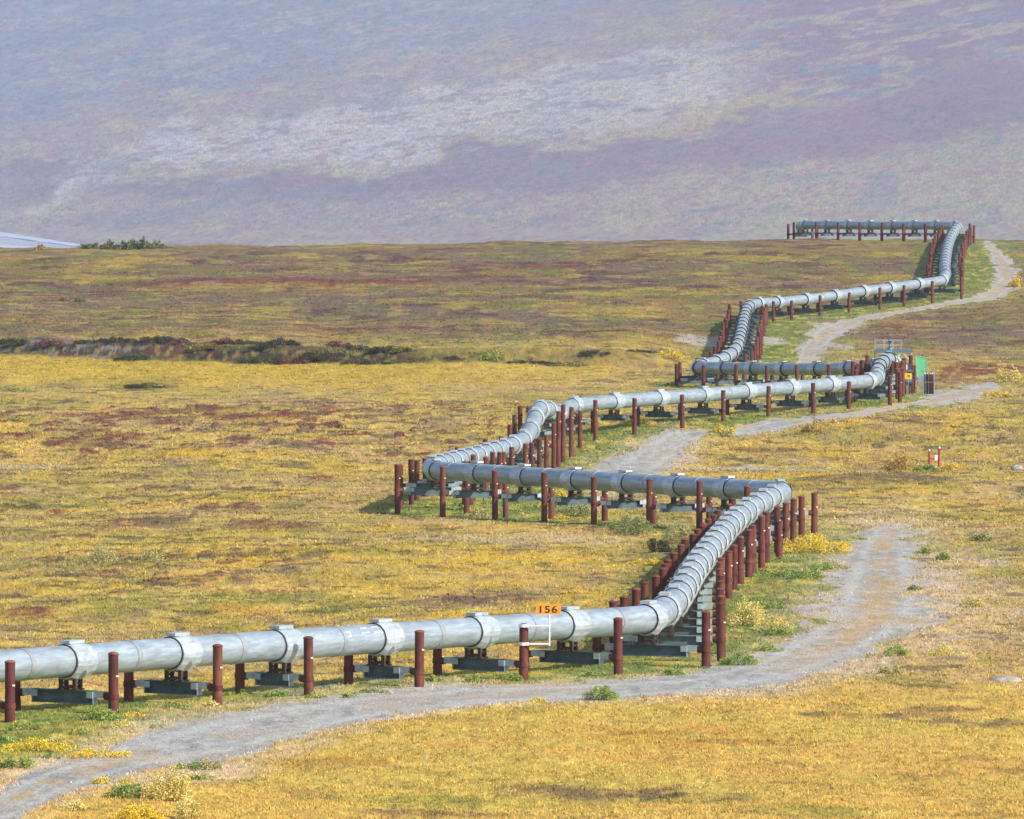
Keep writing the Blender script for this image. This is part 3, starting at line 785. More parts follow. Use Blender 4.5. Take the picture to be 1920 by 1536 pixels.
YG = 'yellow and golden willow shrubs beside the track'
SHR = [
    (320, 1502, 92, 76, 'yellow', 'tall pale yellow willow bush in the lower left foreground', YG, .55, .5),
    (237, 1498, 88, 30, 'green', 'low spreading green shrub left of the tall yellow foreground bush', None, 1, 0),
    (137, 1522, 52, 22, 'yellow', 'small yellow tuft of willow between wheel ruts and bottom edge', YG, .7, .2),
    (258, 1542, 95, 32, 'gold', 'golden shrub at the bottom edge below the green spreading shrub', YG, .8, .2),
    (352, 1540, 48, 42, 'yellow', 'yellow bush at the bottom edge right below the tall foreground bush', YG, .6, .3),
    (352, 1440, 38, 18, 'green', 'small bright green shrub just above the tall yellow foreground bush', None, 1, 0),
    (392, 1443, 38, 26, 'pale', 'pale green shrub right above the tall yellow foreground bush', None, .8, .2),
    (378, 1463, 34, 14, 'green', 'low dark green tuft right of the tall yellow foreground bush', None, 1, 0),
    (28, 1444, 66, 26, 'green', 'green shrub cut by the left edge above the track', None, 1, 0),
    (95, 1425, 26, 14, 'green', 'small round green shrub in the gold strip above the track fork', None, 1, 0),
    (70, 1410, 110, 24, 'gold', 'long golden low shrub above the track at the left edge', YG, .7, .2),
    (185, 1420, 110, 18, 'gold', 'golden ground-hugging shrub beside the point where the track narrows', YG, .7, .2),
    (188, 1354, 72, 26, 'green', 'green leafy shrub at the foot of the first full post from the left', None, .8, .2),
    (45, 1370, 58, 24, 'green', 'green shrub below the leftmost post of the pipeline', None, .8, .2),
    (228, 1366, 40, 14, 'yellow', 'yellow low shrub between the first full post and the track', YG, .8, .1),
    (293, 1365, 18, 14, 'green', 'lone small green plant on bare ground above the wide gravel patch', None, 1, 0),
    (20, 1396, 60, 20, 'green', 'green leafy patch at the left edge below the leftmost crossbeam', None, .8, .2),
    (110, 1392, 40, 16, 'yellow', 'yellow leafy tuft midway between the leftmost posts and the track', YG, .7, .2),
    (145, 1380, 34, 14, 'green', 'small green tuft in front of the first full crossbeam', None, .8, .1),
    (250, 1348, 44, 14, 'gold', 'gold tuft on the bank between the second crossbeam and the gravel', YG, .8, .1),
    (330, 1330, 50, 14, 'green', 'green tuft on the bank below the second crossbeam', None, .8, .1),
    (395, 1326, 30, 13, 'yellow', 'yellow tuft just right of the second full post base', YG, .8, .1),
    (590, 1308, 36, 12, 'green', 'green tuft at the base of the third full post', None, .9, .1),
    (210, 1470, 70, 18, 'gold', 'gold tuft above the green spreading shrub by the track fork', YG, .7, .2),
    (440, 1302, 44, 13, 'green', 'green tuft beside the second full post from the left', None, 1, 0),
    (520, 1304, 50, 13, 'green', 'flat green shrub under the third crossbeam from the left', None, 1, 0),
    (658, 1308, 26, 15, 'green', 'small green shrub beside the track under the fourth crossbeam', None, 1, 0),
    (700, 1299, 44, 12, 'sage', 'sage green tuft below the pipe with stencilled marks', None, .9, .1),
    (811, 1280, 26, 14, 'green', 'green shrub at the foot of the post left of the wide fifth crossbeam', None, 1, 0),
    (884, 1279, 36, 15, 'green', 'green shrub under the crossbeam left of the 156 sign', None, 1, 0),
    (966, 1275, 24, 20, 'green', 'green shrub touching the post that carries the 156 sign', None, 1, 0),
    (1127, 1313, 56, 32, 'green', 'dark green bush on the lower edge of the track below the near bend', None, 1, .1),
    (1008, 1318, 34, 12, 'gold', 'gold tuft on the lower edge of the track below the 156 sign', YG, .8, .1),
    (1118, 1270, 44, 13, 'green', 'green tuft right of the post below the near bend', None, 1, 0),
    (1266, 1264, 48, 14, 'green', 'bright green tuft under the first crossbeam of the climbing run', None, 1, 0),
    (1404, 1172, 64, 54, 'yellow', 'pale yellow willow bush right of the stacked posts above the near bend', YG, .6, .3),
    (1448, 1180, 54, 30, 'yellow', 'lower yellow bush on the right side of the pale willow by the posts', YG, .6, .3),
    (1528, 1036, 132, 36, 'gold', 'wide bright golden bush right of the lone short post at the upper bend', YG, .9, .1),
    (1448, 1020, 26, 40, 'yellow', 'thin yellow bush poking up between posts of the upper bend', YG, .5, .3),
    (1472, 1086, 54, 18, 'green', 'green grass shrub at the left end of the green verge by the track', None, .9, .1),
    (1516, 1092, 54, 20, 'green', 'green shrub in the middle of the green verge by the track', None, .9, .1),
    (1540, 1068, 44, 16, 'green', 'green tuft at the top of the green verge below the golden bush', None, .9, .1),
    (1440, 1142, 50, 20, 'green', 'green shrub behind the pale yellow willow by the posts', None, .9, .1),
    (1464, 1190, 46, 20, 'green', 'dark green low shrub between yellow willow and gravel', None, 1, 0),
    (1442, 1221, 46, 15, 'green', 'flat green tuft beside the gravel below the yellow willow', None, 1, 0),
    (1388, 1247, 60, 28, 'green', 'green shrub at the foot of the tall double post by the near bend', None, .9, .1),
    (1684, 1233, 42, 22, 'green', 'green shrub on the right verge where the track turns', None, .9, .1),
    (1675, 1265, 40, 24, 'pale', 'pale green shrub on the right verge just below the green one', None, .9, .1),
    (1778, 1228, 74, 24, 'yellow', 'yellow scattered shrub in the field right of the track turn', YG, .5, .3),
    (1824, 1136, 44, 22, 'yellow', 'yellow shrub at the right end of the gravel apron', YG, .6, .3),
    (1768, 1055, 30, 16, 'green', 'small green shrub in dry grass right of the upper track', None, 1, 0),
    (1734, 1038, 34, 13, 'sage', 'sage tuft in dry grass right of the upper track end', None, 1, 0),
    (1840, 1019, 44, 26, 'sage', 'grey green bush in the field right of the track end', None, .8, .2),
    (1716, 1108, 28, 11, 'green', 'tiny green tuft on the stony right side of the track', None, 1, 0),
    (1233, 1038, 44, 30, 'dark', 'dark green round bush left of the climbing run', None, 1, 0),
    (1190, 1002, 66, 40, 'sage', 'sage green bush behind the dark round bush left of the climbing run', None, .8, .2),
    (1272, 1022, 50, 44, 'pale', 'pale willow bush between the dark round bush and the left posts', None, .7, .2),
    (1212, 1057, 56, 16, 'gold', 'golden low shrub in front of the dark round bush', YG, .8, .1),
    (1050, 940, 34, 24, 'gold', 'gold bush seen under the pipe of the crossing stretch', YG, .8, .1),
    (1078, 968, 62, 30, 'sage', 'yellow green bush below the crossing stretch of pipe', None, .8, .2),
    (1046, 972, 36, 11, 'gold', 'low gold strip shrub at the foot of a middle post of the crossing stretch', YG, .8, .1),
    (860, 957, 36, 15, 'green', 'green shrub under the left part of the crossing stretch', None, 1, 0),
    (902, 972, 36, 22, 'pale', 'pale twiggy shrub in front of the left part of the crossing stretch', None, .6, .3),
    (1170, 994, 52, 28, 'green', 'green bush at the foot of the fifth front post of the crossing stretch', None, .9, .1),
    (1152, 790, 24, 30, 'gold', 'upright gold bush in front of the crossbeam of the second long stretch', YG, .6, .3),
    (1193, 796, 60, 14, 'gold', 'gold low shrub below the second long stretch of pipe', YG, .8, .1),
    (1690, 878, 54, 36, 'brown', 'brown and yellow bush left of the red H shaped marker', None, .7, .3),
    (1736, 880, 46, 14, 'green', 'dark green mound at the foot of the red H shaped marker', None, 1.2, 0),
    (1790, 880, 50, 16, 'gold', 'yellow shrub right of the red H shaped marker', YG, .8, .1),
    (1524, 810, 34, 24, 'brown', 'orange brown bush beside the fallen striped stakes', None, .8, .1),
    (1358, 812, 34, 18, 'gold', 'gold shrub in the gap between the two gravel patches', YG, .8, .1),
    (1892, 716, 56, 30, 'yellow', 'yellow bush at the right edge beyond the gravel turnout', YG, .7, .2),
    (1868, 742, 50, 14, 'gold', 'gold low shrub at the right end of the gravel turnout', YG, .8, .1),
    (1908, 538, 32, 20, 'gold', 'golden bush on the right edge by the far track', YG, .8, .1),
    (1535, 714, 40, 18, 'gold', 'gold bush between the two stretches of pipe left of the valve', YG, .8, .1),
    (192, 1047, 46, 40, 'pale', 'pale feathery willow standing alone on the left plain', None, .4, .4),
    (285, 1048, 34, 24, 'pale', 'smaller pale willow right of the feathery one on the left plain', None, .4, .4),
    (626, 806, 30, 14, 'heather', 'thin grey twiggy shrub on the red flats of the left plain', None, .5, .3),
    (30, 735, 44, 16, 'sage', 'sage green bush at the left edge below the ravine', None, .8, .1),
    (268, 729, 74, 11, 'dark', 'dark green low shrub beside a small pond on the yellow flat', None, 1.2, 0),
    (135, 566, 44, 13, 'olive', 'olive green bush on the far left plain above the ravine', None, .9, .1),
    (926, 688, 44, 20, 'green', 'green bush at the right end of the ravine', None, .9, .1),
    (1255, 680, 50, 16, 'gold', 'gold bush left of the posts at the far left bend', YG, .8, .1),
]
for (u, v, w, h, k, lab, g, dn, air) in SHR:
    shrub(u, v, w, h, k, lab, g, 'willow_shrub' if k in ('yellow', 'gold', 'pale', 'sage') else 'shrub', dn, air)
# the dark row along the ravine
rr = random.Random(3)
for i in range(52):
    u = 20 + i * 23 + rr.uniform(-10, 10)
    if 0 < u < 230 and i % 3: continue
    if u > 760 and i % 3: continue
    v = float(np.interp(u, RAV_U, RAV_V)) - rr.uniform(-1, 9)
    k = rr.choice(['dark', 'dark', 'dark', 'dark', 'heather', 'olive'])
    big = 1.0 if u < 760 else .6
    shrub(u, v, rr.uniform(40, 90), rr.uniform(8, 15) * big, k, 'dark shrub in the ragged row along the ravine on the far left plain',
          'dark shrubs along the ravine', 'shrub', 1.0, 0)
for i, (u, w, h) in enumerate([(158, 30, 8), (180, 28, 9), (205, 30, 12), (228, 26, 13), (249, 30, 15), (270, 22, 17), (292, 32, 13), (75, 20, 9)]):
    shrub(u, 455.5, w, h * 1.4, 'mixed' if i < 7 else 'brown', 'green bush in the clump on the skyline edge of the plain by the river' if i < 7 else
          'thin yellowish bush alone on the plain edge in front of the river', 'bushes at the plain edge by the river' if i < 7 else None, 'shrub', 1.0, 0)

# ------------------------------------------------------------------ supports along the pipe
ORD = ['first', 'second', 'third', 'fourth', 'fifth', 'sixth', 'seventh', 'eighth', 'ninth', 'tenth', 'eleventh', 'twelfth', 'thirteenth',
       'fourteenth', 'fifteenth', 'sixteenth', 'seventeenth', 'eighteenth', 'nineteenth', 'twentieth', 'twenty-first', 'twenty-second']
RUNTXT = {'A': 'from the left under the nearest pipe stretch', 'B': 'above the near bend on the run climbing right',
          'C': 'from the right under the crossing stretch behind', 'D': 'from below on the run climbing to the hump',
          'E': 'from the left between hump and valve', 'F': 'from below on the short run to the valve',
          'G': 'left of the valve on the level stretch behind', 'H': 'from below on the far left rising run',
          'I': 'from the left on the slanting stretch by the far track', 'J': 'from below on the steep far right run',
          'K': 'from the right under the farthest skyline stretch'}
run_rng = {}
for i, (_, _, _, r) in enumerate(PTS):
    run_rng.setdefault(r, [arc_c[i], arc_c[i]])[1] = arc_c[i]
explicit = {'A', 'C', 'E', 'G', 'I', 'K'}
SUP = []
letters = 'ABCDEFGHIJK'
for li, L in enumerate(letters):
    s0, s1 = run_rng[L]
    if L in explicit:
        SUP += [(arc_c[i], L) for i, p in enumerate(PTS) if p[3] == L]
    else:
        a = run_rng[letters[li - 1]][1]; b_ = run_rng[letters[li + 1]][0]
        if L == 'F': b_ = s1
        k = 21 if L == 'B' else max(1, round((b_ - a) / 9.2))
        SUP += [(a + (b_ - a) * j / k, L) for j in range(1, k if L != 'F' else k + 1)]
SUP = [q for q in SUP if q[0] < arc_c[-1] - 3]
NS = len(SUP)
bendiness = np.linalg.norm(np.gradient(gsmooth(tang, 8.0), axis=0), axis=1) / STEP
# lateral post positions read off the photograph for the nearest stretch (left, right) in metres
A_OFF = {1: (2.6, 2.5), 2: (2.95, 2.3), 3: (2.62, 2.25), 4: (2.25, 1.6), 5: (1.75, 2.25), 6: (2.2, 2.75), 7: (2.5, 2.95), 8: (2.75, 3.15)}
BLU = [1152, 1170, 1192, 1208, 1230, 1243, 1247, 1252, 1264, 1277, 1284, 1300, 1308, 1317, 1320, 1328, 1338, 1346, 1367, 1372]
BLV = [1128, 1118, 1103, 1091, 1079, 1065, 1057, 1049, 1036, 1021, 1010, 1001, 992, 985, 981, 973, 965, 957, 945, 935]
BRU = [1352, 1352, 1351, 1351, 1351, 1350, 1350, 1352, 1366, 1376, 1388, 1404, 1412, 1428, 1437, 1461, 1458, 1473, 1487, 1503]
BRV = [1130, 1117, 1103, 1089, 1078, 1066, 1054, 1046, 1033, 1022, 1006, 993, 985, 967, 959, 977, 950, 943, 936, 930]
count = {}
post_info = {}


def post(parent, px, py, zb, zt, far, tagside):
    mb = MB(); n = 16 if not far else 10
    h = zt - zb
    mb.lathe([(.235, 0), (.235, h * .30), (.228, h * .305), (.228, h - .10)], n)
    p = mb.build('post', M_RUST, parent, (px, py, zb))
    p.rotation_euler = (random.gauss(0, .006), random.gauss(0, .006), random.uniform(-.05, .05))
    cb = MB(); cb.lathe([(.232, h - .10), (.252, h - .095), (.252, h - .045), (.236, h - .04), (.20, h), (.08, h + .035), (0.001, h + .04)], n)
    if far:
        cb.build('cap', M_RUSTCAP, p)
    else:
        cb.build('cap', M_RUSTCAP, p)
        tb = MB(); tb.box((.17, -.185, h - 1.0 + random.uniform(-.15, .1)), (.75, .66, 0), (-.66, .75, 0), (0, 0, 1), .075, .02, .038)
        tb.build('tag', M_TAG, p)
    return p


for si, (s, L) in enumerate(SUP):
    p, t = along(s)
    th = np.array([t[0], t[1], 0]); th /= np.linalg.norm(th)
    side = np.array([th[1], -th[0], 0])
    count[L] = count.get(L, 0) + 1
    i = count[L]
    D = p[1]; far = D > 880
    rr = random.Random(si * 17 + 5)
    bend = float(np.interp(s, arc, bendiness))
    if L == 'A':
        ol, orr = A_OFF.get(i - 1 if i > 1 else 1, (2.5, 2.5))
    else:
        ol, orr = 2.45 + rr.uniform(-.25, .3), 2.45 + rr.uniform(-.25, .35)
        curv = np.cross(along(max(0, s - 10))[1], along(min(arc[-1], s + 10))[1])[2]     # >0 turns left: outer side is the right
        extra = min(1.5, bend * 26)
        extra *= 0 if L in 'FEG' else (.4 if L in 'JKI' else 1)
        if curv > 0: orr += extra
        else: ol += extra
    if L == 'B' and i <= len(BLU):
        ol = max(1.2, (proj(p[0], p[1], p[2])[0] - BLU[i - 1]) * D / F / abs(side[0]))
        orr = max(1.2, (BRU[i - 1] - proj(p[0], p[1], p[2])[0]) * D / F / abs(side[0]))
    if L == 'D' and D > 740: ol, orr = 2.0, 2.2
    if L == 'C' and i == 1: orr = 2.5
    if L == 'C' and i == 2: ol = orr = 2.4
    beam_top = p[2] - R - .60
    root = empty('pipe_support', (p[0], p[1], float(prof(p[1]))))
    if L == 'A' and i == 7: lab = 'red-brown two-post pipe support whose right post carries the orange 156 sign'
    elif L == 'A' and i == 9: lab = 'red-brown two-post pipe support exactly at the near bend right of the 156 sign'
    else: lab = 'red-brown pipe support, ' + ORD[i - 1] + ' ' + RUNTXT[L]
    tag(root, lab, 'pipe support', 'two-post supports carrying the pipeline')
    O = np.array(root.location)
    # posts
    zt_l = p[2] + rr.uniform(.15, .55); zt_r = p[2] + rr.uniform(.25, .7)
    if L == 'A': zt_r = p[2] + .46; zt_l = p[2] + .25
    if L == 'B' and i <= len(BLU):
        zt_l = float(unproj(BLU[i - 1], BLV[i - 1], D + .2)[2]); zt_r = float(unproj(BRU[i - 1], BRV[i - 1], D - .2)[2])
    if L == 'C': zt_l = p[2] + rr.uniform(.35, .6); zt_r = p[2] - .1
    if L in 'GK': zt_l = p[2] + rr.uniform(.35, .6); zt_r = p[2] + rr.uniform(-.1, .3)
    if L == 'K': ol, orr = 2.2, 2.2
    for sgn, off, zt in ((-1, ol, zt_l), (1, orr, zt_r)):
        q = p + side * off * sgn
        zg = float(ground(np.array([q[0]]), np.array([q[1]]))[0][0])
        lx, ly, lz = q[0] - O[0], q[1] - O[1], 0
        zt = max(zt, zg + 1.6)
        pp = post(root, lx, ly, zg - .35 - O[2], zt - O[2], far, sgn)
        post_info[(L, i, sgn)] = (q, zg, zt, pp, root)
        # collar: trunnion stub on the inner face
        cb = MB(); inn = -sgn * side
        cz = beam_top - .22 - (zg - .35)
        cb.tube(inn * .10 + np.array([0, 0, cz]), inn * .44 + np.array([0, 0, cz]), .21, .17, 10)
        cb.tube(np.array([0, 0, cz - .12]), np.array([0, 0, cz + .12]), .262, .262, 14)
        cb.build('collar', M_RUST, pp)
    # crossbeam
    a = -side * (ol - .98); b_ = side * (orr - .98)
    c = (a + b_) / 2; hl = (ol + orr - 1.96) / 2
    z0 = beam_top - O[2]
    bb = MB()
    up = np.array([0, 0, 1.0])
    bb.box(c + up * (z0 - .025), side, th, up, hl, .21, .025)
    bb.box(c + up * (z0 - .585), side, th, up, hl - .03, .21, .025)
    bb.box(c + up * (z0 - .305), side, th, up, hl - .03, .022, .255)
    for e in (-1, 1):
        bb.box(c + side * e * (hl - .06) + up * (z0 - .305), side, th, up, .02, .17, .252)
    beam = bb.build('crossbeam', M_BEAM, root)
    for e in (-1, 1):
        kb = MB()
        kb.box(c + side * e * (hl + .25) + up * (z0 - .165), side, th, up, .26, .19, .155)
        kb.box(c + side * e * (hl - .16) - th * .235 + up * (z0 - .185), side, th, up, .16, .02, .15)
        kb.box(c + side * e * (hl - .002) + up * (z0 - .33), side, th, up, .018, .215, .28)
        kb.build('bracket', M_BEAM if L in 'HIJK' else M_BRACKET, beam)

# ------------------------------------------------------------------ the pipeline itself
pipeline = empty('pipeline', tuple(ctrl[0]))
tag(pipeline, 'silver insulated oil pipeline zigzagging on posts from the left foreground to the skyline', 'pipeline')
PO = np.array(pipeline.location)
bounds = [0] + [run_rng[L][0] for L in letters[1:]] + [arc_c[-1] - 1]
NA = 28
for li, L in enumerate(letters):
    k0 = int(bounds[li] / STEP); k1 = min(int(bounds[li + 1] / STEP), len(arc) - 1)
    ks = np.arange(k0, k1 + 1, 2)
    if ks[-1] != k1: ks = np.append(ks, k1)
    vs = []
    for k in ks:
        sd, up = frame(tang[k])
        for j in range(NA):
            an = 2 * math.pi * j / NA
            vs.append(axis[k] - PO + R * (math.cos(an) * sd + math.sin(an) * up))
    m = len(ks)
    fs = [(a * NA + j, a * NA + (j + 1) % NA, (a + 1) * NA + (j + 1) % NA, (a + 1) * NA + j) for a in range(m - 1) for j in range(NA)]
    np_mesh('pipe_section', vs, fs, M_PIPE, None, pipeline, smooth=True)


def ring_mesh(mb, s, half, rad, n=28):
    """a sleeve round the pipe"""
    rows_ = []
    for ds, rr_ in ((-half, R - .02), (-half, rad), (half, rad), (half, R - .02)):
        p, t = along(s + ds); sd, up = frame(t)
        rows_.append([p - PO + rr_ * (math.cos(2 * math.pi * j / n) * sd + math.sin(2 * math.pi * j / n) * up) for j in range(n)])
    vs = [q for r_ in rows_ for q in r_]
    for k in range(3):
        mb.add(vs[k * n:(k + 2) * n], [(j, (j + 1) % n, n + (j + 1) % n, n + j) for j in range(n)], True)


NEARP = [(0, .79), (.20, .80), (.42, .74), (.70, .43), (.88, .02), (.87, -.20), (.72, -.54), (.48, -.84), (.2, -.90), (0, -.90)]
NEARP = NEARP + [(-x, z) for x, z in NEARP[-2:0:-1]]


L_OF = {round(q, 2): L for q, L in SUP}


def saddle(parent, s, far, merged=None):
    p, t = along(s); sd, up = frame(t)
    big = 1.55 if L_OF.get(round(s, 2)) == 'D' and 748 < p[1] < 800 else 1.0
    st = [(-.60, 0), (-.58, .42), (-.12, 1.0), (.36, .92), (1.22, .05), (1.24, -1)]
    n = len(NEARP); vs = []
    for ds, w in st:
        for (x, z) in NEARP:
            a_ = math.hypot(x, z); ux, uz = x / a_, z / a_
            if w == 0: rad = R + .015
            elif w < 0: rad = R - .01
            else: rad = (R + .025) + (a_ - R - .025) * w * big
            vs.append(p - PO + t * ds + sd * ux * rad + up * uz * rad)
    fs = [(a * n + j, (a + 1) * n + j, (a + 1) * n + (j + 1) % n, a * n + (j + 1) % n) for a in range(len(st) - 1) for j in range(n)]
    mb = merged or MB()
    mb.add(vs, fs, False)
    # bolted ridge on top
    mb.box(p - PO + t * .12 + up * .87, t, sd, up, .66, .27, .075)
    if merged is not None:
        for q_ in range(0, 1):
            n2 = 20; rows_ = []
            for ds, rr_ in ((-.70, R + .004), (-.715, R + .06), (-.605, R + .065), (-.60, R + .01)):
                rows_.append([p - PO + t * ds + rr_ * (math.cos(2 * math.pi * j / n2) * sd + math.sin(2 * math.pi * j / n2) * up) for j in range(n2)])
            flat = [q for r_ in rows_ for q in r_]
            for k in range(3):
                mb.add(flat[k * n2:(k + 2) * n2], [(j, (j + 1) % n2, n2 + (j + 1) % n2, n2 + j) for j in range(n2)], True, 1)
        shoe_geo(mb, p, t, 2); return
    o = mb.build('saddle_cover', M_COVER, parent)
    sb = MB()  # black ring added to draw the dark gap at the cover's near end
    rows_ = []
    k_ = .08 if far else .0
    for ds, rr_ in ((-.68 - k_, R + .004), (-.695 - k_, R + .045 + k_), (-.605, R + .05 + k_), (-.60, R + .01)):
        rows_.append([p - PO + t * ds + rr_ * (math.cos(2 * math.pi * j / 28) * sd + math.sin(2 * math.pi * j / 28) * up) for j in range(28)])
    flat = [q for r_ in rows_ for q in r_]
    for k in range(3):
        sb.add(flat[k * 28:(k + 2) * 28], [(j, (j + 1) % 28, 28 + (j + 1) % 28, 28 + j) for j in range(28)], True)
    sb.build('gap_ring', M_GAP, o)
    hb = MB(); shoe_geo(hb, p, t); hb.build('shoe', M_SHOE, o)
    return o


def shoe_geo(mb, p, t, m=0):
    th = np.array([t[0], t[1], 0]); th /= np.linalg.norm(th); side = np.array([th[1], -th[0], 0]); up = np.array([0, 0, 1.0])
    c = p - PO
    zb = -R - .60 + .003
    for sx in (-.37, .37):
        for sy in (-.24, .24):
            mb.box(c + side * sx + th * sy + up * (zb / 2 - .62 / 2 + .02), side, th, up, .085, .07, (-.60 - zb) / 2 + .02, m)
        mb.box(c + side * sx + up * (zb + .30), side, th, up, .05, .17, .05, m)
        mb.box(c + side * sx + up * (zb + .035), side, th, up, .16, .36, .035, m)
    for sy in (-.24, .24):
        mb.box(c + th * sy + up * (zb + .14), side, th, up, .285, .045, .055, m)


merged_far = MB(); nfar = 0
for si, (s, L) in enumerate(SUP):
    if si >= 100:
        saddle(pipeline, s, True, merged_far); nfar += 1
    else:
        saddle(pipeline, s, along(s)[0][1] > 880)
if nfar:
    o = merged_far.build('saddle_cover', [M_COVER, M_GAP, M_SHOE], pipeline); o['kind'] = 'stuff'
mbf = MB(); nb = 0; nfar = 0
for (s0, _), (s1, _) in zip(SUP[:-1], SUP[1:]):
    sm_ = (s0 + s1) / 2 + .35
    if nb < 100:
        mb = MB(); ring_mesh(mb, sm_, .17, R + .014); ring_mesh(mb, sm_ - .19, .02, R + .03); mb.build('joint_band', M_BAND, pipeline)
    else:
        ring_mesh(mbf, sm_, .17, R + .014); nfar += 1
    nb += 1
if nfar:
    o = mbf.build('joint_band', M_BAND, pipeline); o['kind'] = 'stuff'


def pipe_patch(mb, s, ds, a0, a1, r=R + .006, n=4):
    """painted mark lying on the jacket: from arc s, length ds, between polar angles a0..a1 (degrees from the right side upward)"""
    vs = []
    for k in range(n + 1):
        an = math.radians(a0 + (a1 - a0) * k / n)
        for e in (0, 1):
            p, t = along(s + ds * e); sd, up = frame(t)
            vs.append(p - PO + r * (math.cos(an) * sd + math.sin(an) * up))
    mb.add(vs, [(2 * k, 2 * k + 1, 2 * k + 3, 2 * k + 2) for k in range(n)], True)


s5 = [q for q, L in SUP if L == 'A'][5]
mk = MB()
for (d, ln, a0, a1) in [(-4.4, .55, 38, 41), (-4.4, .06, 18, 41), (-3.9, .06, 18, 41), (-4.4, .55, 18, 21), (-2.75, .75, 30, 34), (-1.55, .75, 30, 34),
                        (-1.55, .08, 22, 34), (-.85, .08, 24, 34), (-2.6, .6, 52, 55), (-1.5, .6, 55, 58), (-2.2, .08, 50, 58)]:
    pipe_patch(mk, s5 + d, ln, a0, a1)
mk.build('painted_mark', M_WHITE, pipeline)

# ------------------------------------------------------------------ the 156 sign
q, zg, zt, pp, root = post_info[('A', 7, 1)]
sD = q[1] - .30
pt = lambda u, v, D=sD: np.array([float(k) for k in unproj(u, v, D)])
sroot = empty('mile_marker', (q[0], sD, zg)); SO = np.array(sroot.location)
tag(sroot, 'orange mile marker reading 156 on a white bracket clamped to a post', 'sign')
mb = MB(); c0, c1 = pt(1005, 1152.2) - SO, pt(1052, 1133) - SO
mb.abox(c0[0], c1[0], -.012, .012, c0[2], c1[2]); panel = mb.build('sign_panel', M_ORANGE, sroot)


def text_mesh(txt, h, mat, parent, centre, width=None, name='numeral', y=-.02, bold=0):
    cu = bpy.data.curves.new('txt', 'FONT'); cu.body = txt; cu.size = 1; cu.align_x = 'CENTER'; cu.offset = bold
    cu.extrude = .004; cu.space_character = 1.12
    tmp = bpy.data.objects.new('txt', cu); COL.objects.link(tmp)
    bpy.context.view_layer.update()
    me = bpy.data.meshes.new_from_object(tmp.evaluated_get(bpy.context.evaluated_depsgraph_get()))
    bpy.data.objects.remove(tmp)
    co = np.zeros(len(me.vertices) * 3, np.float32); me.vertices.foreach_get('co', co); co = co.reshape(-1, 3)
    lo, hi = co.min(0), co.max(0)
    sx = h / (hi[1] - lo[1]); sw = (width / (hi[0] - lo[0])) if width else sx
    new = np.stack([(co[:, 0] - (lo[0] + hi[0]) / 2) * sw, -co[:, 2] * 1.0, (co[:, 1] - (lo[1] + hi[1]) / 2) * sx], 1)
    me.vertices.foreach_set('co', new.ravel().astype(np.float32)); me.update()
    me.materials.clear(); me.materials.append(mat); me.name = name
    o = bpy.data.objects.new(name, me); COL.objects.link(o); o.parent = parent; o.location = (centre[0], y, centre[2])
    return o


text_mesh('156', (c1[2] - c0[2]) * .70, M_BLACK, panel, (c0 + c1) / 2, (c1[0] - c0[0]) * .70, bold=.018)
mb = MB(); a, b_ = pt(1030, 1152) - SO, pt(1030, 1211) - SO
mb.tube(a, b_, .042, n=10); mb.build('pole', M_WHITE, sroot)
for vv_ in (1174, 1208):
    mb = MB(); e = pt(1030, vv_) - SO; st = np.array([0, 0, e[2]])
    mb.tube(np.array([.24, 0, e[2]]), e, .045, n=10)
    mb.tube(np.array([0, .30, e[2] - .075]), np.array([0, .30, e[2] + .075]), .262, n=16)
    mb.build('bracket_arm', M_WHITE, sroot)

# ------------------------------------------------------------------ H shaped red marker
hD = float(D_at(873)); hz = lambda u: float(ground(np.array([(u - CX) / F * hD]), np.array([hD]))[0][0])
hx = (1752 - CX) / F * hD
hr = empty('pipe_marker', (hx, hD, hz(1752))); tag(hr, 'red H shaped marker of two white-tipped posts standing in the right-hand field', 'marker')
px = hD / F
for du, hgt, bz, lean in ((-8.6, 30 * px, 3.5 * px, 0), (9.4, 40 * px, -1.5 * px, 1.0 * px)):
    mb = MB(); mb.tube((du * px - lean, 0, bz - .4), (du * px + lean, 0, bz + hgt - 2 * px), .105, n=10); p_ = mb.build('post', M_RED, hr)
    mb = MB(); mb.tube((du * px + lean, 0, bz + hgt - 2 * px + .002), (du * px + lean, 0, bz + hgt + 1.2 * px), .108, .07, n=10); mb.build('cap', M_WHITE, p_)
mb = MB(); mb.tube((-8.6 * px, .02, 17.5 * px), (9.4 * px, .02, 15 * px), .05, n=8); mb.build('crossbar', M_RED, hr)
mb = MB(); mb.abox(1.0 * px, 6.6 * px, -.16, .0, 14 * px, 24 * px); mb.abox(1.6 * px, 6.0 * px, -.18, -.161, 15 * px, 23 * px); mb.build('box', M_WHITE, hr)
mb = MB(); mb.abox(-2 * px, 5 * px, -.2, .1, -1 * px, 3.2 * px); mb.build('foot_block', M_WHITE, hr)

# ------------------------------------------------------------------ fallen striped stakes
for (u0, v0, u1, v1, lab) in [(1561, 785, 1579, 801, 'orange and white striped stake leaning over in the grass below the track'),
                              (1524, 783, 1542, 789, 'faded pink striped stake lying at the edge of the track')]:
    Dq = float(D_at((v0 + v1) / 2 + 3))
    a = np.array([float(k) for k in unproj(u0, v0, Dq + 1.5)]); b_ = np.array([float(k) for k in unproj(u1, v1, Dq - 1.0)])
    r0 = empty('striped_stake', tuple(b_)); tag(r0, lab, 'stake'); dv = a - b_
    seg_ = [(0, .34, 1), (.34, .48, 0), (.48, .58, 1), (.58, .72, 0), (.72, 1.0, 1)]
    for (t0, t1, o_) in seg_:
        mb = MB(); mb.tube(dv * t0, dv * t1, .085, n=10)
        mb.build('stripe', (M_ORANGE if lab.startswith('orange') else simple('faded_pink', (.70, .35, .28), .6)) if o_ else M_WHITE, r0)
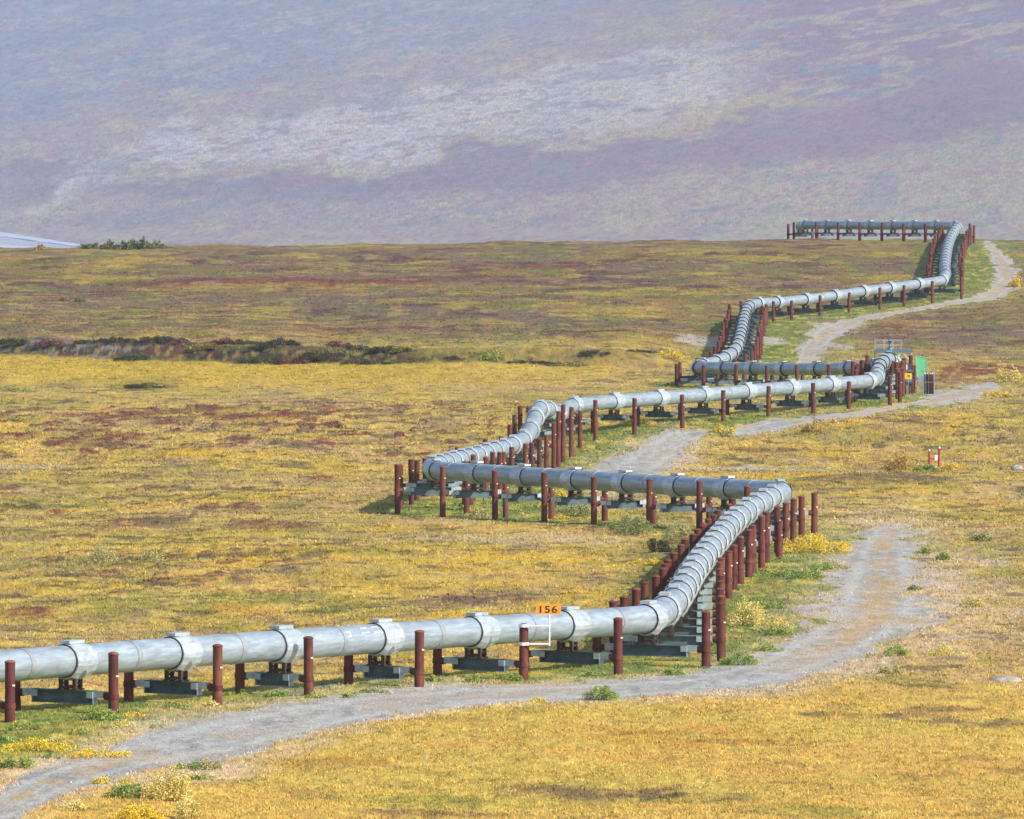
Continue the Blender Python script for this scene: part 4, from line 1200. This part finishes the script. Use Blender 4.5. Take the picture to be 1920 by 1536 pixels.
for (u, v, h, lab) in [(588, 768, 22, 'thin pale survey stake on the red flats of the left plain'),
                       (797, 1434, 22, 'thin pale survey stake in the yellow foreground field')]:
    Dq = float(D_at(v)); x = (u - CX) / F * Dq; z = float(ground(np.array([x]), np.array([Dq]))[0][0])
    mb = MB(); hh = h * Dq / F
    mb.box((0, 0, hh / 2 - .1), (1, 0, .06), (0, 1, 0), (-.06, 0, 1), .025, .015, hh / 2 + .1); mb.box((.02, 0, hh), (1, 0, .06), (0, 1, 0), (-.06, 0, 1), .018, .01, .06)
    tag(mb.build('survey_stake', M_WOOD, None, (x, Dq, z)), lab, 'stake')

# ------------------------------------------------------------------ rocks
def rock(u, v, wpx, hpx, lab, seed, mat=M_ROCK):
    Dq = float(D_at(v)); x = (u - CX) / F * Dq; z = float(ground(np.array([x]), np.array([Dq]))[0][0]); pxm = Dq / F
    n, m = 22, 9; rr = np.random.default_rng(seed); vs = []; fs = []
    for i in range(m + 1):
        for j in range(n):
            th = math.pi * .62 * i / m; ph = 2 * math.pi * j / n
            d = 1 + .22 * float(vnoise(np.array([2 * math.cos(ph) * math.sin(th) + 9 + seed]), np.array([2 * math.sin(ph) * math.sin(th) + 2 * math.cos(th) + 7]), seed)[0]) - .1
            vs.append((wpx / 2 * pxm * d * math.sin(th) * math.cos(ph), wpx / 2.4 * pxm * d * math.sin(th) * math.sin(ph), hpx * pxm * d * math.cos(th)))
    for i in range(m):
        for j in range(n): fs.append((i * n + j, (i + 1) * n + j, (i + 1) * n + (j + 1) % n, i * n + (j + 1) % n))
    o = np_mesh('boulder', vs, fs, mat); o.location = (x, Dq, z - .05); tag(o, lab, 'rock'); return o


rock(1888, 1276, 62, 12, 'flat pale boulder half sunk in the field at the right edge', 4)
rock(1908, 880, 26, 9, 'grey boulder at the right edge level with the red H marker', 5, simple('grey_rock', (.30, .31, .34), .95, 0, .35, (3, 3, 3), bump=.6))
rock(1880, 884, 12, 7, 'dark small boulder left of the grey one at the right edge', 6, simple('dark_rock', (.12, .11, .13), .95, 0, .35, (3, 3, 3), bump=.6))

# ------------------------------------------------------------------ valve station
vD = 918.0; vp = vD / F
def VP(u, v, D=vD): return np.array([float(k) for k in unproj(u, v, D)])
zgv = float(prof(vD))
# platform above the valve
o0 = VP(1672, 664); vr = empty('valve_platform', (o0[0], vD, zgv)); VO = np.array(vr.location)
tag(vr, 'blue grey steel access platform with handrail above the valve', 'platform')
def L_(u, v, D=vD): return VP(u, v, D) - VO
x0, x1 = L_(1640, 660)[0], L_(1710, 660)[0]; zd = L_(1672, 661)[2]; zt_ = L_(1672, 655)[2]
mb = MB(); mb.abox(x0, x1, -1.3, 1.3, zd, zt_ - .16); mb.abox(x0, x1, -1.3, -1.25, zt_ - .155, zt_); mb.abox(x0, x1, 1.25, 1.3, zt_ - .155, zt_)
mb.build('deck', M_STEELBLUE, vr)
xr = L_(1690, 650)[0]; zr, zm = L_(1672, 638)[2], L_(1672, 647)[2]
for yy in (-1.22, 1.22):
    mb = MB()
    for zz in (zr, zm): mb.tube((x0 + .05, yy, zz), (xr, yy, zz), .035, n=6)
    for f_ in (0, .33, .66, 1):
        xx = x0 + .05 + (xr - x0 - .05) * f_; mb.tube((xx, yy, zt_ - .1), (xx, yy, zr), .032, n=6)
    mb.build('handrail', M_GALV, vr)
mb = MB()
for xx in (x0 + .05, xr):
    for zz in (zr, zm): mb.tube((xx, -1.22, zz), (xx, 1.22, zz), .035, n=6)
mb.build('handrail', M_GALV, vr)
for yy in (-1.15, 1.15):
    for uu in (1709, 1641):
        mb = MB(); xx = L_(uu, 660)[0]; mb.tube((xx, yy, -.4), (xx, yy, zd), .055, n=8); mb.build('leg', M_GALV, vr)
mb = MB(); mb.tube(L_(1693, 663) + np.array([0, -1.15, 0]), L_(1709, 680) + np.array([0, -1.15, 0]), .05, n=6); mb.build('brace', M_GALV, vr)
# valve body
b0 = VP(1669, 673, 917.5); vb = empty('gate_valve', tuple(b0)); tag(vb, 'cream gate valve body on the pipe below the steel platform', 'valve')
mb = MB(); mb.lathe([(.98, -.55), (1.0, -.1), (.93, .28), (.72, .50), (.52, .58), (.52, .70), (.22, .72), (.001, .72)], 22); body = mb.build('valve_body', M_CREAM, vb)
mb = MB(); mb.lathe([(.30, .72), (.30, 1.35), (.16, 1.36), (.16, 2.0), (.26, 2.01), (.26, 2.2), (.001, 2.2)], 14); mb.build('actuator', M_STEELBLUE, vb)
mb = MB(); q0 = VP(1686, 664, 916) - b0; q1 = VP(1688, 678, 916) - b0; q2 = VP(1683, 670, 916) - b0
mb.tube(q0, q2, .16, n=10); mb.tube(q2, q1, .16, .22, n=10); mb.build('vent_pipe', M_TEAL, vb)
# anchor posts beside the valve, two clusters
for (us, vt, vbm, D0, lab) in [([1615, 1619.5, 1624, 1628.5], 677, 706, 909, 'cluster of four close-set brown anchor posts left of the valve'),
                               ([1672.5, 1677, 1681, 1685], 677, 709, 909, 'cluster of four close-set brown anchor posts right of the valve'),
                               ([1687, 1693, ], 690, 742, 884, 'pair of tall brown anchor posts nearest the yellow sign')]:
    a0 = VP(us[0], vt, D0); zz = float(prof(D0)); ar = empty('anchor_support', (a0[0], D0, zz)); tag(ar, lab, 'pipe support')
    for k, uu in enumerate(us):
        pt_ = VP(uu, vt + k * 1.2, D0 + (k % 2) * 1.2); post(ar, pt_[0] - a0[0], pt_[1] - D0, -.4, pt_[2] - zz, True, 1)
    mb = MB(); a_ = VP(us[0], vt + 18, D0); b_ = VP(us[-1], vt + 18, D0); mb.abox(a_[0] - a0[0], b_[0] - a0[0], -.12, .12, a_[2] - zz - .15, a_[2] - zz + .15)
    mb.build('tie_beam', M_SHOE, ar)
# control skid: white cabinet on frame, tank, yellow sign
kD = 912.0; kp = VP(1700, 690, kD); kz = float(prof(kD)); kr = empty('control_skid', (kp[0], kD, kz)); KO = np.array(kr.location)
tag(kr, 'steel skid with a white cabinet and dark rounded tank behind the yellow sign', 'equipment')
def K_(u, v): return VP(u, v, kD) - KO
mb = MB(); a_, b_ = K_(1690.5, 692.5), K_(1701, 684); mb.abox(a_[0], b_[0], -.35, .35, a_[2], b_[2]); mb.build('cabinet', M_WHITE, kr)
mb = MB()
for uu in (1690, 1702.5, 1706.5):
    e = K_(uu, 682); mb.abox(e[0] - .05, e[0] + .05, -.05, .05, -.3, e[2])
a_, b_ = K_(1690, 697), K_(1712, 694); mb.abox(a_[0], b_[0], -.5, .5, a_[2], b_[2])
a_, b_ = K_(1690, 684), K_(1704, 681.5); mb.abox(a_[0], b_[0], .36, .5, a_[2], b_[2])
mb.build('frame', M_STEELBLUE, kr)
mb = MB(); a_, b_ = K_(1698, 715), K_(1710, 715); zz = max(.42, a_[2]); mb.tube((a_[0], 0, zz), (b_[0], 0, zz), .42, n=16); mb.build('tank', M_STEELBLUE, kr)
mb = MB()
for uu in (1711.5, 1715.5):
    e = K_(uu, 685); mb.tube((e[0], .3, -.3), (e[0], .3, e[2]), .13, n=10)
for vq in (699, 706): 
    a_, b_ = K_(1710, vq), K_(1717, vq); mb.abox(a_[0], b_[0], .1, .18, a_[2] - .08, b_[2] + .08)
mb.build('valve_stack', M_RUST, kr)
# yellow number sign on its own stake
gD = 905.0; gz = float(prof(gD)); gp = VP(1703, 705.5, gD); gr = empty('valve_sign', (gp[0], gD, gz)); GO = np.array(gr.location)
tag(gr, 'small yellow number sign in front of the valve equipment', 'sign')
a_, b_ = VP(1696, 711, gD) - GO, VP(1710, 700, gD) - GO
mb = MB(); mb.abox(a_[0], b_[0], -.012, .012, a_[2], b_[2]); pn = mb.build('sign_panel', M_YELLOW, gr)
text_mesh('78', (b_[2] - a_[2]) * .42, M_BLACK, pn, (a_ + b_) / 2, (b_[0] - a_[0]) * .42, bold=.02)
mb = MB(); mb.tube(((a_[0] + b_[0]) / 2, .05, -.3), ((a_[0] + b_[0]) / 2, .05, a_[2] + .3), .03, n=6); mb.build('pole', M_GALV, gr)
# mint green panel
mD = 908.0; mz = float(prof(mD)); mp_ = VP(1727, 700, mD); gr2 = empty('green_panel', (mp_[0], mD, mz)); QO = np.array(gr2.location)
tag(gr2, 'upright mint green metal panel between the valve and the gas bottle rack', 'panel')
def Q_(u, v, dy=0):
    return VP(u, v, mD) - QO + np.array([0, dy, 0])
A_, B_, C_, E_ = Q_(1717, 667.5), Q_(1737.3, 671.5), Q_(1737.3, 711), Q_(1719.5, 711)
mb = MB(); P4 = [A_, B_, C_, E_]
mb.add([p4 + np.array([0, -.05, 0]) for p4 in P4] + [p4 + np.array([0, .05, 0]) for p4 in P4],
       [(3, 2, 1, 0), (4, 5, 6, 7), (0, 1, 5, 4), (1, 2, 6, 5), (2, 3, 7, 6), (3, 0, 4, 7)])
sheet = mb.build('sheet', M_MINT, gr2)
mb = MB()
for a_, b_ in ((A_, B_), (B_, C_), (A_, E_)): mb.tube(a_ + np.array([0, -.06, 0]), b_ + np.array([0, -.06, 0]), .045, n=6)
mb.build('rim', simple('pale_green_rim', (.22, .56, .30), .5), gr2)
for uu in (1720.5, 1736):
    e = Q_(uu, 710); mb = MB(); mb.tube((e[0], .12, -.3), (e[0], .12, e[2] + .5), .045, n=6); mb.build('leg', M_GALV, gr2)
mb = MB(); a_, b_ = Q_(1720, 716), Q_(1732, 706); mb.abox(a_[0], b_[0], -.32, -.08, a_[2], b_[2]); mb.build('base_box', simple('pale_blue_box', (.22, .32, .42), .5), gr2)
# gas bottle rack
cD = 905.0; cz = float(prof(cD)); cp_ = VP(1741, 719, cD); cr = empty('gas_bottle_rack', (cp_[0], cD, cz)); RO = np.array(cr.location)
tag(cr, 'galvanised rack holding dark gas bottles right of the mint green panel', 'rack')
def C2(u, v): return VP(u, v, cD) - RO
xl, xr_ = C2(1731.5, 700)[0], C2(1751, 700)[0]; ztp = C2(1741, 692)[2]
mb = MB()
for xx in (xl, xr_):
    for yy in (-.45, .45): mb.tube((xx, yy, -.2), (xx, yy, ztp + (.25 if xx == xr_ else 0)), .04, n=6)
for zz in (.12, ztp * .5, ztp):
    for yy in (-.45, .45): mb.tube((xl, yy, zz), (xr_, yy, zz), .03, n=6)
    for xx in (xl, xr_): mb.tube((xx, -.45, zz), (xx, .45, zz), .03, n=6)
mb.build('frame', M_GALV, cr)
for k in range(4):
    xx = xl + .14 + (xr_ - xl - .28) * k / 3
    mb = MB(); hb_ = ztp * .80; mb.lathe([(.001, .12), (.135, .13), (.135, hb_ - .12), (.07, hb_), (.04, hb_ + .02), (.001, hb_ + .02)], 10, (xx, -.12 + .2 * (k % 2), 0)); bt = mb.build('gas_bottle', M_TANK, cr)
    mb = MB(); mb.lathe([(.06, hb_ + .022), (.06, hb_ + .16), (.001, hb_ + .17)], 8, (xx, -.12 + .2 * (k % 2), 0)); mb.build('valve_cap', M_WHITE, bt)

# ------------------------------------------------------------------ sun, sky, haze
EL, SX, SY = math.radians(33), .86, -.51
az = math.atan2(SX, SY)
sd_ = Vector((math.sin(az) * math.cos(EL), math.cos(az) * math.cos(EL), math.sin(EL)))
sun_data = bpy.data.lights.new('sun', 'SUN'); sun_data.energy = 4.2; sun_data.angle = math.radians(.5); sun_data.color = (1, .95, .87)
sun = bpy.data.objects.new('sun', sun_data); COL.objects.link(sun); sun.rotation_euler = sd_.to_track_quat('Z', 'Y').to_euler()
w = bpy.data.worlds.new('World'); scene.world = w; w.use_nodes = True
nt = w.node_tree; sky = nt.nodes.new('ShaderNodeTexSky'); sky.sky_type = 'NISHITA'; sky.sun_disc = False
sky.sun_elevation = EL; sky.sun_rotation = az; sky.air_density = 1.0; sky.dust_density = 1.5
nt.links.new(sky.outputs['Color'], nt.nodes['Background'].inputs['Color']); nt.nodes['Background'].inputs['Strength'].default_value = .12

hb = MB(); hb.abox(-9500, 11500, -320, 26600, -300, 2200)
haze = hb.build('haze', bpy.data.materials.new('haze_air'))
hm = haze.data.materials[0]; hm.use_nodes = True; hn = hm.node_tree; hn.nodes.clear()
ho = hn.nodes.new('ShaderNodeOutputMaterial'); pv = hn.nodes.new('ShaderNodeVolumePrincipled')
pv.inputs['Color'].default_value = (.56, .71, 1.0, 1); pv.inputs['Density'].default_value = 0.45e-4; pv.inputs['Anisotropy'].default_value = .2
hn.links.new(pv.outputs['Volume'], ho.inputs['Volume'])
tag(haze, 'thin blue haze over the valley', None, kind='stuff')

# ------------------------------------------------------------------ render settings
scene.render.engine = 'CYCLES'
scene.cycles.use_denoising = True
scene.cycles.max_bounces = 6; scene.cycles.diffuse_bounces = 2; scene.cycles.glossy_bounces = 3; scene.cycles.volume_bounces = 1
scene.cycles.use_adaptive_sampling = False
vs_ = scene.view_settings; vs_.view_transform = 'Standard'; vs_.look = 'None'; vs_.exposure = 0.62; vs_.gamma = 1
scene.display_settings.display_device = 'sRGB'
